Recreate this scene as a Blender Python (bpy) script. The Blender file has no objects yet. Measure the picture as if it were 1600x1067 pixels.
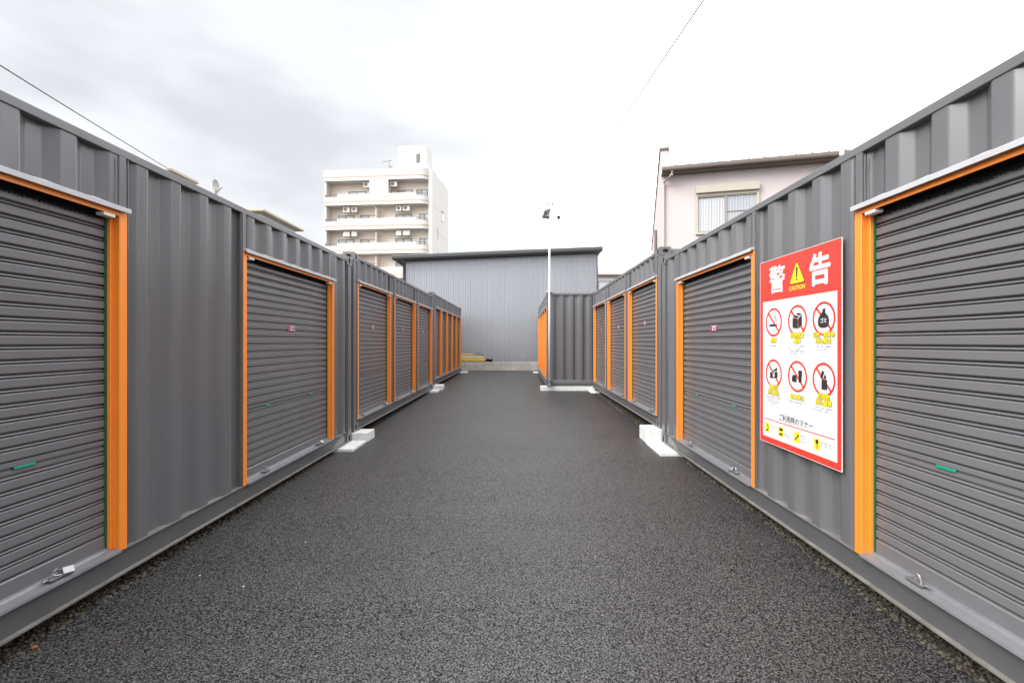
import bpy, bmesh, math, random
from mathutils import Vector, Matrix, noise as mnoise
random.seed(7)
R = math.radians
S = bpy.context.scene
COL = S.collection

# ------------------------------------------------------------------ camera
cd = bpy.data.cameras.new('camera')
cam = bpy.data.objects.new('camera', cd)
COL.objects.link(cam)
cam.location = (0, 0, 1.42)
cam.rotation_euler = (R(90), 0, 0)
cd.sensor_width = 36
cd.lens = 36 * 711 / 1600
cd.shift_x = -12 / 1600
cd.shift_y = 0.5 / 1600
cd.clip_start = 0.05
cd.clip_end = 3000
S.camera = cam

# ------------------------------------------------------------------ light
SUN_EL, SUN_AZ = 38.0, 238.0          # compass-like azimuth: 0 = +y, clockwise
sdir = Vector((math.sin(R(SUN_AZ)) * math.cos(R(SUN_EL)), math.cos(R(SUN_AZ)) * math.cos(R(SUN_EL)), math.sin(R(SUN_EL))))
ld = bpy.data.lights.new('sun', 'SUN')
ld.energy = 1.5
ld.angle = R(40)
ld.color = (1.0, 0.97, 0.93)
sun = bpy.data.objects.new('sun', ld)
COL.objects.link(sun)
sun.rotation_euler = (-sdir).to_track_quat('-Z', 'Y').to_euler()

W = bpy.data.worlds.new('World')
S.world = W
W.use_nodes = True
nt = W.node_tree
nt.nodes.clear()
def wn(t, **k):
    n = nt.nodes.new(t)
    for a, b in k.items():
        setattr(n, a, b)
    return n
L = nt.links.new
sky = wn('ShaderNodeTexSky', sky_type='NISHITA', sun_disc=False, sun_elevation=R(SUN_EL), sun_rotation=R(SUN_AZ))
tc = wn('ShaderNodeTexCoord')
n1 = wn('ShaderNodeTexNoise')
n1.inputs['Scale'].default_value = 2.4
n1.inputs['Detail'].default_value = 3.5
n1.inputs['Roughness'].default_value = 0.55
mp = wn('ShaderNodeMapping')
mp.inputs['Scale'].default_value = (1, 1, 2.8)
mp.inputs['Location'].default_value = (8.8165, -7.4067, 5.4107)
L(tc.outputs['Generated'], mp.inputs['Vector'])
L(mp.outputs[0], n1.inputs['Vector'])
# the dark rain cloud bank: a broad patch of sky in the north-west
def dotdir(v):
    d = wn('ShaderNodeVectorMath', operation='DOT_PRODUCT')
    L(tc.outputs['Generated'], d.inputs[0])
    d.inputs[1].default_value = Vector(v).normalized()
    return d.outputs['Value']
def mrange(src, a, b, c, d, smooth=True):
    m = wn('ShaderNodeMapRange')
    if smooth:
        m.interpolation_type = 'SMOOTHSTEP'
    L(src, m.inputs[0])
    for i, v in enumerate((a, b, c, d)):
        m.inputs[i + 1].default_value = v
    return m.outputs[0]
def mth(op, a, b):
    m = wn('ShaderNodeMath', operation=op)
    for i, v in enumerate((a, b)):
        if isinstance(v, (int, float)):
            m.inputs[i].default_value = v
        else:
            L(v, m.inputs[i])
    return m.outputs[0]
bank = mrange(dotdir((-0.75, 1.0, 0.36)), 0.70, 0.995, 0.0, 1.0)
cloud = mth('MULTIPLY', bank, mrange(n1.outputs['Fac'], 0.36, 0.64, 0.0, 1.0))
glow = mrange(dotdir(sdir), 0.1, 1.0, 0.0, 6.0)
zen = mrange(dotdir((0, 0, 1)), 0.0, 0.9, 0.0, 4.0)
front = mrange(dotdir((0.45, 0.9, 0.40)), 0.35, 0.97, 0.0, 6.5)     # thin bright cloud ahead to the right
bright = mth('MULTIPLY', mth('ADD', mth('ADD', glow, zen), front), mrange(bank, 0.0, 0.30, 1.0, 0.0))
low = mth('SUBTRACT', mth('SUBTRACT', 4.55, mth('MULTIPLY', bank, 0.65)), mth('MULTIPLY', cloud, 0.88))
tone = mth('ADD', low, bright)
comb = wn('ShaderNodeCombineColor')
L(mth('MULTIPLY', tone, 0.985), comb.inputs[0])
L(mth('MULTIPLY', tone, 0.995), comb.inputs[1])
L(mth('MULTIPLY', tone, 1.02), comb.inputs[2])
mixc = wn('ShaderNodeMix', data_type='RGBA')
mixc.inputs[0].default_value = 0.94
L(sky.outputs[0], mixc.inputs[6]); L(comb.outputs[0], mixc.inputs[7])
bg = wn('ShaderNodeBackground')
bg.inputs['Strength'].default_value = 0.1
L(mixc.outputs[2], bg.inputs['Color'])
wo = wn('ShaderNodeOutputWorld')
L(bg.outputs[0], wo.inputs['Surface'])

S.view_settings.view_transform = 'Standard'
S.view_settings.look = 'None'
S.view_settings.exposure = 1.4
S.view_settings.gamma = 1.0
S.view_settings.use_curve_mapping = False

# ------------------------------------------------------------------ materials
MATS = {}
def mat(name, col, rough=0.5, metal=0.0, var=0.0, vscale=3.0, bump=0.0, bscale=8.0, bdist=0.01, spec=0.5, rvar=0.0, streak=False, detail=4):
    if name in MATS:
        return MATS[name]
    m = bpy.data.materials.new(name)
    m.use_nodes = True
    t = m.node_tree
    b = t.nodes['Principled BSDF']
    b.inputs['Base Color'].default_value = (*col, 1)
    b.inputs['Roughness'].default_value = rough
    b.inputs['Metallic'].default_value = metal
    b.inputs['Specular IOR Level'].default_value = spec
    co = t.nodes.new('ShaderNodeTexCoord')
    if var or rvar:
        mpn = t.nodes.new('ShaderNodeMapping')
        mpn.inputs['Scale'].default_value = (1, 1, 0.25) if streak else (1, 1, 1)
        t.links.new(co.outputs['Object'], mpn.inputs['Vector'])
        nz = t.nodes.new('ShaderNodeTexNoise')
        nz.inputs['Scale'].default_value = vscale
        nz.inputs['Detail'].default_value = detail
        nz.inputs['Roughness'].default_value = 0.6
        t.links.new(mpn.outputs[0], nz.inputs['Vector'])
        if var:
            r = t.nodes.new('ShaderNodeMapRange')
            r.inputs[1].default_value = 0.3; r.inputs[2].default_value = 0.7
            r.inputs[3].default_value = 1 - var; r.inputs[4].default_value = 1 + var
            t.links.new(nz.outputs['Fac'], r.inputs[0])
            mu = t.nodes.new('ShaderNodeMix'); mu.data_type = 'RGBA'; mu.blend_type = 'MULTIPLY'
            mu.inputs[0].default_value = 1
            mu.inputs[6].default_value = (*col, 1)
            t.links.new(r.outputs[0], mu.inputs[7])
            t.links.new(mu.outputs[2], b.inputs['Base Color'])
        if rvar:
            r2 = t.nodes.new('ShaderNodeMapRange')
            r2.inputs[1].default_value = 0.3; r2.inputs[2].default_value = 0.7
            r2.inputs[3].default_value = rough - rvar; r2.inputs[4].default_value = rough + rvar
            t.links.new(nz.outputs['Fac'], r2.inputs[0])
            t.links.new(r2.outputs[0], b.inputs['Roughness'])
    if bump:
        nb = t.nodes.new('ShaderNodeTexNoise')
        nb.inputs['Scale'].default_value = bscale
        nb.inputs['Detail'].default_value = 0 if bscale < 10 else 2
        t.links.new(co.outputs['Object'], nb.inputs['Vector'])
        bp = t.nodes.new('ShaderNodeBump')
        bp.inputs['Strength'].default_value = bump
        bp.inputs['Distance'].default_value = bdist
        t.links.new(nb.outputs['Fac'], bp.inputs['Height'])
        t.links.new(bp.outputs[0], b.inputs['Normal'])
    MATS[name] = m
    return m

GREY = mat('grey container paint', (0.118, 0.116, 0.121), 0.25, var=0.035, vscale=1.1, streak=True, detail=1)
GREYR = mat('grey rail paint', (0.125, 0.123, 0.128), 0.36, var=0.07, vscale=3.0, )
SLAT = mat('grey shutter paint', (0.135, 0.132, 0.138), 0.27, var=0.04, vscale=4)
DKRAIL = mat('grey base rail paint', (0.085, 0.084, 0.088), 0.42, var=0.08, vscale=3)
DUST_LIT = mat('dusty lit flange', (0.17, 0.162, 0.148), 0.6, var=0.25, vscale=9)
SILL = mat('sill steel', (0.19, 0.19, 0.20), 0.36, metal=0.2, var=0.1, vscale=6, rvar=0.08)
ORANGE = mat('orange paint', (0.82, 0.24, 0.028), 0.36, var=0.03, vscale=4)
CAP = mat('pale cap aluminium', (0.43, 0.43, 0.44), 0.42, var=0.05, vscale=9)
WHITEP = mat('white plastic', (0.72, 0.72, 0.70), 0.45)
SEAL = mat('green brush seal', (0.012, 0.085, 0.03), 0.8)
BLACK = mat('black', (0.008, 0.008, 0.009), 0.8, spec=0.15)
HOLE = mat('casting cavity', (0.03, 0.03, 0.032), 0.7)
TAG = mat('green tag', (0.008, 0.24, 0.145), 0.5)
STEEL = mat('bright steel', (0.30, 0.30, 0.32), 0.42, metal=0.9)
DKSTEEL = mat('dull steel', (0.35, 0.34, 0.34), 0.4, metal=0.8)
STENCIL = mat('black stencil ink', (0.02, 0.02, 0.022), 0.6)
CONC = mat('pale concrete', (0.66, 0.66, 0.64), 0.8, var=0.14, vscale=14, bump=0.3, bscale=60, bdist=0.002)
SIGNRED = mat('sign red', (0.80, 0.045, 0.03), 0.42)
SIGNWHITE = mat('sign white', (0.66, 0.66, 0.66), 0.4)
SIGNYEL = mat('sign yellow', (0.80, 0.62, 0.02), 0.45)
SIGNINK = mat('sign ink', (0.025, 0.023, 0.022), 0.5)
FINEINK = mat('fine grey ink', (0.22, 0.22, 0.22), 0.5)
OUTLINE = mat('caption outline ink', (0.20, 0.17, 0.03), 0.5)
LABRED = mat('label red', (0.58, 0.035, 0.035), 0.5)
LABBLUE = mat('label blue', (0.03, 0.03, 0.25), 0.5)

# ------------------------------------------------------------------ mesh builder
class MB:
    def __init__(s):
        s.v = []; s.f = []; s.mi = []
    def add(s, vs, fs, m=0):
        o = len(s.v)
        s.v += [tuple(p) for p in vs]
        s.f += [tuple(i + o for i in f) for f in fs]
        s.mi += [m] * len(fs)
        return s
    def sheet(s, pts, fn, a, b, rows, amp, seed=0.0, m=0):
        """open profile swept from a to b with a slight waviness of the metal; fn(p, t, d)"""
        n = len(pts)
        vs = []
        for i in range(rows + 1):
            t = a + (b - a) * i / rows
            for p in pts:
                d = amp * (mnoise.noise((p[0] * 2.3, t * 1.9, seed)) + 0.5 * mnoise.noise((p[0] * 6.1, t * 4.3, seed + 7)))
                vs.append(fn(p, t, d))
        return s.add(vs, [(i * n + k, i * n + k + 1, (i + 1) * n + k + 1, (i + 1) * n + k) for i in range(rows) for k in range(n - 1)], m)
    def box(s, x0, x1, y0, y1, z0, z1, c=0.0, m=0):
        x0, x1 = min(x0, x1), max(x0, x1); y0, y1 = min(y0, y1), max(y0, y1); z0, z1 = min(z0, z1), max(z0, z1)
        if c <= 0 or min(x1 - x0, y1 - y0, z1 - z0) < 2.2 * c:
            vs = [(x, y, z) for z in (z0, z1) for y in (y0, y1) for x in (x0, x1)]
            return s.add(vs, [(0, 2, 3, 1), (4, 5, 7, 6), (0, 1, 5, 4), (2, 6, 7, 3), (0, 4, 6, 2), (1, 3, 7, 5)], m)
        bm = bmesh.new()
        bmesh.ops.create_cube(bm, size=1)
        for v in bm.verts:
            v.co = ((x0 + x1) / 2 + v.co.x * (x1 - x0), (y0 + y1) / 2 + v.co.y * (y1 - y0), (z0 + z1) / 2 + v.co.z * (z1 - z0))
        bmesh.ops.bevel(bm, geom=list(bm.edges), offset=c, segments=2, affect='EDGES', profile=0.5)
        return s.bm(bm, m)
    def bm(s, bm, m=0):
        bm.verts.index_update()
        vs = [v.co.copy() for v in bm.verts]
        fs = [tuple(v.index for v in f.verts) for f in bm.faces]
        bm.free()
        return s.add(vs, fs, m)
    def prism(s, pts, fn, a, b, m=0, caps=True, closed=True):
        """extrude a 2-D profile; fn(p, t) -> 3-D point; t from a to b"""
        n = len(pts)
        vs = [fn(p, a) for p in pts] + [fn(p, b) for p in pts]
        k = n if closed else n - 1
        fs = [(i, (i + 1) % n, n + (i + 1) % n, n + i) for i in range(k)]
        if caps and closed:
            fs += [tuple(range(n))[::-1], tuple(range(n, 2 * n))]
        return s.add(vs, fs, m)
    def tube(s, path, r, n=8, m=0, caps=True):
        path = [Vector(p) for p in path]
        rings = []
        for i, p in enumerate(path):
            t = (path[min(i + 1, len(path) - 1)] - path[max(i - 1, 0)]).normalized()
            up = Vector((0, 0, 1)) if abs(t.z) < 0.9 else Vector((1, 0, 0))
            a = t.cross(up).normalized(); b = t.cross(a)
            rr = r[i] if isinstance(r, (list, tuple)) else r
            rings.append([p + (a * math.cos(2 * math.pi * k / n) + b * math.sin(2 * math.pi * k / n)) * rr for k in range(n)])
        vs = [q for g in rings for q in g]
        fs = []
        for i in range(len(rings) - 1):
            for k in range(n):
                fs.append((i * n + k, i * n + (k + 1) % n, (i + 1) * n + (k + 1) % n, (i + 1) * n + k))
        if caps:
            fs += [tuple(range(n))[::-1], tuple((len(rings) - 1) * n + k for k in range(n))]
        return s.add(vs, fs, m)
    def build(s, name, mats, parent=None, smooth=False, recalc=True):
        me = bpy.data.meshes.new(name)
        me.from_pydata(s.v, [], s.f)
        if not isinstance(mats, (list, tuple)):
            mats = [mats]
        for q in mats:
            me.materials.append(q)
        if len(mats) > 1:
            for p, i in zip(me.polygons, s.mi):
                p.material_index = i
        if recalc:
            bm = bmesh.new(); bm.from_mesh(me)
            bmesh.ops.recalc_face_normals(bm, faces=bm.faces)
            bm.to_mesh(me); bm.free()
        if smooth:
            me.shade_smooth()
        o = bpy.data.objects.new(name, me)
        COL.objects.link(o)
        if parent:
            o.parent = parent
        return o

def smooth_by_angle(o, deg=32):
    me = o.data
    me.shade_smooth()
    me.set_sharp_from_angle(angle=R(deg))
    return o
def tag(o, label=None, cat=None, group=None, kind=None):
    for k, v in (('label', label), ('category', cat), ('group', group), ('kind', kind)):
        if v:
            o[k] = v
    return o
def empty(name, loc, label=None, cat=None, group=None, rz=0):
    o = bpy.data.objects.new(name, None)
    COL.objects.link(o)
    o.location = loc
    o.rotation_euler = (0, 0, rz)
    o.empty_display_size = 0.2
    return tag(o, label, cat, group)

def fillet(pts, r, n=3):
    out = [pts[0]]
    for i in range(1, len(pts) - 1):
        p = Vector(pts[i]); a = Vector(pts[i - 1]); b = Vector(pts[i + 1])
        da = (a - p); db = (b - p)
        ra = min(r, da.length * 0.45, db.length * 0.45)
        s0 = p + da.normalized() * ra; s1 = p + db.normalized() * ra
        for k in range(n + 1):
            t = k / n
            q = s0 * (1 - t) ** 2 + p * 2 * t * (1 - t) + s1 * t * t
            out.append((q.x, q.y))
    out.append(pts[-1])
    return out

PITCH = 0.278
def corrugation(u0, u1, vo, vi, pitch=0.285, anchor=None, flat=0.085, slope=0.06):
    """profile (u, v) of a trapezoid sheet between u0 and u1; outer flats at vo end (far side) at anchor + k * pitch"""
    if anchor is None:
        n = max(1, round((u1 - u0) / pitch))
        pitch = (u1 - u0) / n
        anchor = u0 + flat / 2
    inner = pitch - flat - 2 * slope
    k0 = math.floor((u0 - anchor) / pitch) - 1
    raw = []
    for k in range(k0, k0 + int((u1 - u0) / pitch) + 4):
        A = anchor + k * pitch
        raw += [(A - flat, vo), (A, vo), (A + slope, vi), (A + slope + inner, vi)]
    def at(u):
        for (a_, va), (b_, vb) in zip(raw, raw[1:]):
            if a_ <= u <= b_:
                return va + (vb - va) * (u - a_) / max(1e-9, b_ - a_)
        return vo
    pts = [(u0, at(u0))] + [p for p in raw if u0 + 0.006 < p[0] < u1 - 0.006] + [(u1, at(u1))]
    return fillet(pts, 0.009, 4)

TEXTC = {}
def text_mesh(body, size, bold=0.0, align='CENTER'):
    c = bpy.data.curves.new('lettering', 'FONT')
    c.body = body; c.size = size; c.align_x = align; c.align_y = 'CENTER'
    c.offset = bold * size
    c.resolution_u = 2
    o = bpy.data.objects.new('lettering', c)
    COL.objects.link(o)
    dg = bpy.context.evaluated_depsgraph_get()
    me = bpy.data.meshes.new_from_object(o.evaluated_get(dg))
    vs = [v.co.copy() for v in me.vertices]
    fs = [tuple(p.vertices) for p in me.polygons]
    bpy.data.objects.remove(o); bpy.data.curves.remove(c); bpy.data.meshes.remove(me)
    return vs, fs
def put_text(mb, body, fn, cx, cy, size, bold=0.0, h=0.0, wscale=None, m=0, align='CENTER'):
    """fn(tx, ty, tz) -> 3-D; optional fitted width"""
    vs, fs = text_mesh(body, size, 0.0, align)
    if not vs:
        return
    xs = [v.x for v in vs]; ys = [v.y for v in vs]
    k = 1.0
    if wscale:
        k = wscale / max(1e-6, max(xs) - min(xs))
    mx = (max(xs) + min(xs)) / 2 if align == 'CENTER' else min(xs)
    my = (max(ys) + min(ys)) / 2
    shifts = [(0, 0)]
    if bold:
        d = bold * size
        shifts = [(d * math.cos(q * math.pi / 4), d * math.sin(q * math.pi / 4)) for q in range(8)] + [(0, 0)]
    for q, (dx, dy) in enumerate(shifts):
        mb.add([fn(cx + (v.x - mx) * k + dx, cy + (v.y - my) + dy, h + q * 0.00004) for v in vs], fs, m)

# ------------------------------------------------------------------ shape of the land
def gz(y):
    return -0.128 + 0.015 * max(-3.0, min(y, 19.5))

XL, XR = 2.412, 2.022

# ground: one sheet reaching the horizon
SOIL = mat('gravelly soil', (0.055, 0.047, 0.036), 0.95, var=0.45, vscale=30, bump=1.0, bscale=45, bdist=0.02, detail=6)
g = MB()
ys = [-900, -3, 19.5, 60, 2000]
for i in range(len(ys) - 1):
    a, b = ys[i], ys[i + 1]
    g.add([(-1500, a, gz(a) - 0.012), (1500, a, gz(a) - 0.012), (1500, b, gz(b) - 0.012), (-1500, b, gz(b) - 0.012)], [(0, 1, 2, 3)])
tag(g.build('ground', SOIL), kind='structure')

# asphalt lane with ragged edges
def asphalt_mat():
    m = bpy.data.materials.new('asphalt')
    m.use_nodes = True
    t = m.node_tree; b = t.nodes['Principled BSDF']
    co = t.nodes.new('ShaderNodeTexCoord')
    def N(k, **kw):
        n = t.nodes.new(k)
        for a, v in kw.items():
            setattr(n, a, v)
        return n
    lk = t.links.new
    vor = N('ShaderNodeTexVoronoi'); vor.inputs['Scale'].default_value = 150
    lk(co.outputs['Object'], vor.inputs['Vector'])
    nz = N('ShaderNodeTexNoise'); nz.inputs['Scale'].default_value = 125; nz.inputs['Detail'].default_value = 4; nz.inputs['Roughness'].default_value = 0.7
    lk(co.outputs['Object'], nz.inputs['Vector'])
    big = N('ShaderNodeTexNoise'); big.inputs['Scale'].default_value = 0.9; big.inputs['Detail'].default_value = 5
    lk(co.outputs['Object'], big.inputs['Vector'])
    ramp = N('ShaderNodeValToRGB')
    e = ramp.color_ramp.elements
    e[0].position = 0.34; e[0].color = (0.004, 0.004, 0.004, 1)
    e[1].position = 0.66; e[1].color = (0.088, 0.083, 0.081, 1)
    k = ramp.color_ramp.elements.new(0.48); k.color = (0.032, 0.0300, 0.0292, 1)
    mx = N('ShaderNodeMix', data_type='FLOAT'); mx.inputs[0].default_value = 0.4
    lk(nz.outputs['Fac'], mx.inputs[2])
    vc = N('ShaderNodeSeparateColor'); lk(vor.outputs['Color'], vc.inputs[0])
    lk(vc.outputs[0], mx.inputs[3])
    lk(mx.outputs[0], ramp.inputs[0])
    mr = N('ShaderNodeMapRange'); mr.inputs[1].default_value = 0.3; mr.inputs[2].default_value = 0.7; mr.inputs[3].default_value = 0.86; mr.inputs[4].default_value = 1.14
    lk(big.outputs['Fac'], mr.inputs[0])
    mu = N('ShaderNodeMix', data_type='RGBA', blend_type='MULTIPLY'); mu.inputs[0].default_value = 1
    lk(ramp.outputs[0], mu.inputs[6]); lk(mr.outputs[0], mu.inputs[7])
    agg = N('ShaderNodeTexVoronoi'); agg.inputs['Scale'].default_value = 108
    wob = N('ShaderNodeMix', data_type='VECTOR'); wob.inputs[0].default_value = 0.012
    lk(co.outputs['Object'], wob.inputs[4]); lk(nz.outputs['Color'], wob.inputs[5])
    lk(wob.outputs[1], agg.inputs['Vector'])
    gap = N('ShaderNodeMapRange'); gap.inputs[1].default_value = 0.36; gap.inputs[2].default_value = 0.72; gap.inputs[3].default_value = 1.35; gap.inputs[4].default_value = 0.18
    lk(agg.outputs['Distance'], gap.inputs[0])
    mg = N('ShaderNodeMix', data_type='RGBA', blend_type='MULTIPLY'); mg.inputs[0].default_value = 1
    lk(mu.outputs[2], mg.inputs[6]); lk(gap.outputs[0], mg.inputs[7])
    lk(mg.outputs[2], b.inputs['Base Color'])
    sg = N('ShaderNodeMapRange'); sg.inputs[1].default_value = 0.36; sg.inputs[2].default_value = 0.72; sg.inputs[3].default_value = 0.85; sg.inputs[4].default_value = 0.2
    lk(agg.outputs['Distance'], sg.inputs[0]); lk(sg.outputs[0], b.inputs['Specular IOR Level'])
    b.inputs['Roughness'].default_value = 0.46
    b.inputs['Specular IOR Level'].default_value = 0.7
    bp = N('ShaderNodeBump'); bp.inputs['Strength'].default_value = 0.55; bp.inputs['Distance'].default_value = 0.004
    ad = N('ShaderNodeMath', operation='SUBTRACT'); lk(nz.outputs['Fac'], ad.inputs[0]); lk(agg.outputs['Distance'], ad.inputs[1])
    lk(ad.outputs[0], bp.inputs['Height'])
    lk(bp.outputs[0], b.inputs['Normal'])
    return m
ASPH = asphalt_mat()
a = MB()
ylist = [-40, -6] + [-3 + 0.03 * i for i in range(int(16 / 0.03))] + [13.2, 19.5, 19.9]
prev = None
vs = []; fs = []
for i, y in enumerate(ylist):
    if y < -3.5:
        xl, xr = -14, 14
    else:
        nl = mnoise.noise((y * 3.1, 1.7, 0)) * 0.03 + mnoise.noise((y * 11, 4.7, 0)) * 0.016 + mnoise.noise((y * 31, 4.7, 2)) * 0.008
        nr = mnoise.noise((y * 2.7, 8.7, 0)) * 0.03 + mnoise.noise((y * 10, 14.7, 0)) * 0.016 + mnoise.noise((y * 29, 14.7, 2)) * 0.008
        bump_l = 0.05 if y < 6 else 0.03
        xl, xr = -XL - 0.035 + nl, XR + 0.03 + nr
    z = gz(y)
    vs += [(xl - 0.008, y, z - 0.03), (xl, y, z - 0.004), (xl + 0.02, y, z), (xr - 0.02, y, z), (xr, y, z - 0.004), (xr + 0.008, y, z - 0.03)]
    if i:
        o = (i - 1) * 6
        for k in range(5):
            fs.append((o + k, o + k + 1, o + 6 + k + 1, o + 6 + k))
a.add(vs, fs)
tag(a.build('asphalt_lane', ASPH), kind='structure')

# loose stones under the sills of the containers: countless
STONE = mat('stone', (0.085, 0.074, 0.058), 0.95, var=0.65, vscale=45, spec=0.2)
st = MB()
ico = bmesh.new(); bmesh.ops.create_icosphere(ico, subdivisions=1, radius=1)
ICOV = [v.co.copy() for v in ico.verts]; ico.verts.index_update(); ICOF = [tuple(v.index for v in f.verts) for f in ico.faces]; ico.free()
def stones(x0, x1, y0, y1, n, s0, s1):
    for _ in range(n):
        s_ = random.uniform(s0, s1) * (0.5 + random.random())
        y = random.uniform(y0, y1); x = random.uniform(x0, x1)
        M = Matrix.Rotation(random.uniform(0, 6), 3, 'Z') @ Matrix.Rotation(random.uniform(0, 6), 3, 'X')
        k = Vector((1, random.uniform(0.6, 1), random.uniform(0.45, 0.8))) * s_
        st.add([M @ Vector((v.x * k.x * random.uniform(0.8, 1.2), v.y * k.y, v.z * k.z)) + Vector((x, y, gz(y) - 0.006 + s_ * 0.25)) for v in ICOV], ICOF)
stones(-XL - 0.22, -XL - 0.0, 0.9, 6.0, 4200, 0.003, 0.013)
stones(XR - 0.0, XR + 0.22, 0.9, 5.7, 4200, 0.003, 0.013)
stones(-XL - 0.18, -XL - 0.01, 7.0, 9.6, 500, 0.006, 0.017)
stones(XR + 0.0, XR + 0.2, 7.0, 12.2, 900, 0.008, 0.022)
tag(st.build('gravel', STONE, recalc=False), 'loose gravel along the ragged asphalt edges under the containers', 'gravel', kind='stuff')
# a few pale chips and a shard of orange plastic lying loose
BRICK = mat('terracotta', (0.24, 0.06, 0.025), 0.8)
def chip(name, x, y, s_, m, label, cat):
    mb = MB().add([Vector((v.x * s_, v.y * s_ * 0.7, v.z * s_ * 0.6)) for v in ICOV], ICOF)
    o = mb.build(name, m); o.location = (x, y, gz(y) + s_ * 0.4); o.rotation_euler = (0.3, 0.2, 1)
    return tag(o, label, cat)
chip('shard', -2.40, 2.25, 0.016, BRICK, 'small orange terracotta shard lying in the gravel by the left container', 'shard')
chip('pebble', -2.06, 2.93, 0.006, CONC, 'tiny pale pebble on the asphalt, nearest the left container', 'pebble')
chip('pebble', -1.70, 2.80, 0.007, CONC, 'tiny pale pebble on the asphalt, farther out from the left container', 'pebble')
chip('pebble', -1.60, 3.40, 0.006, CONC, 'tiny pale pebble on the asphalt, farthest along the left side', 'pebble')

# ------------------------------------------------------------------ shipping containers
LEN, WID, HT = 6.058, 2.438, 2.625
ZR0, ZR1 = 2.543, 2.593         # top rail
ZB = 0.158                      # top of bottom rail
DT, DB = 2.208, 0.172           # door head / door foot

def stadium(hw, hh, n=16):
    """hole outline, n points"""
    r = min(hw, hh)
    pts = []
    for k in range(n):
        t = 2 * math.pi * (k + 0.5) / n
        c, s_ = math.cos(t), math.sin(t)
        pts.append((c * r + math.copysign(hw - r, c), s_ * r + math.copysign(hh - r, s_)))
    return pts
def holed_face(mb, o, ex, ey, nrm, w, h, hw, hh, depth):
    """rect w x h centred at o with a stadium pocket sunk along nrm"""
    n = 16
    hole = stadium(hw, hh, n)
    rect = []
    for x, y in hole:
        t = math.atan2(y / hh * h, x / hw * w)
        c, s_ = math.cos(t), math.sin(t)
        k = min((w / 2) / max(abs(c), 1e-6), (h / 2) / max(abs(s_), 1e-6))
        rect.append((c * k, s_ * k))
    # snap nearest rect points to the corners
    for cx in (-1, 1):
        for cy in (-1, 1):
            j = min(range(n), key=lambda i: (rect[i][0] - cx * w / 2) ** 2 + (rect[i][1] - cy * h / 2) ** 2)
            rect[j] = (cx * w / 2, cy * h / 2)
    o = Vector(o); ex = Vector(ex); ey = Vector(ey); nrm = Vector(nrm)
    A = [o + ex * x + ey * y for x, y in rect]
    B = [o + ex * x + ey * y for x, y in hole]
    C = [o + ex * x + ey * y + nrm * depth for x, y in hole]
    mb.add(A + B, [(i, (i + 1) % n, n + (i + 1) % n, n + i) for i in range(n)])
    mb.add(B + C, [(i, (i + 1) % n, n + (i + 1) % n, n + i) for i in range(n)], 1)
    mb.add(C, [tuple(range(n))], 1)

def rolling_profile(z0, z1):
    """(v, z) outline of the slat curtain, from the bottom up; v grows into the container"""
    out = [(0.004, z0), (-0.002, z0 + 0.004), (-0.002, z0 + 0.075), (0.004, z0 + 0.08)]
    z = z0 + 0.085
    p = 0.0705
    i = 0
    while z + p < z1:
        if i == 7:      # locking slat: a wide double groove
            out += [(0.014, z), (0.014, z + 0.004), (0.004, z + 0.008), (0.002, z + 0.012), (0.002, z + 0.026), (0.014, z + 0.03), (0.014, z + 0.042), (0.001, z + 0.045), (0.001, z + 0.066), (0.006, z + 0.069)]
        else:
            out += [(0.020, z + 0.0), (0.020, z + 0.0055), (0.003, z + 0.0075), (0.0008, z + 0.0095), (0.0, z + 0.0125), (0.0, z + 0.047),
                    (0.0010, z + 0.0495), (0.0035, z + 0.0512), (0.017, z + 0.0525), (0.017, z + 0.0565), (0.006, z + 0.0580), (0.0032, z + 0.0600), (0.003, z + 0.0625), (0.0045, z + 0.0650), (0.009, z + 0.0675)]
        # the listing above runs: groove, flat face, undercut, bead -- mirrored so that the bead sits under the flat
        z += p
        i += 1
    out.append((0.01, z1))
    return out
def slat_profile(z0, z1):
    pts = rolling_profile(0, z1 - z0)
    body = pts[4:]
    return pts[:4], body

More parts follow.
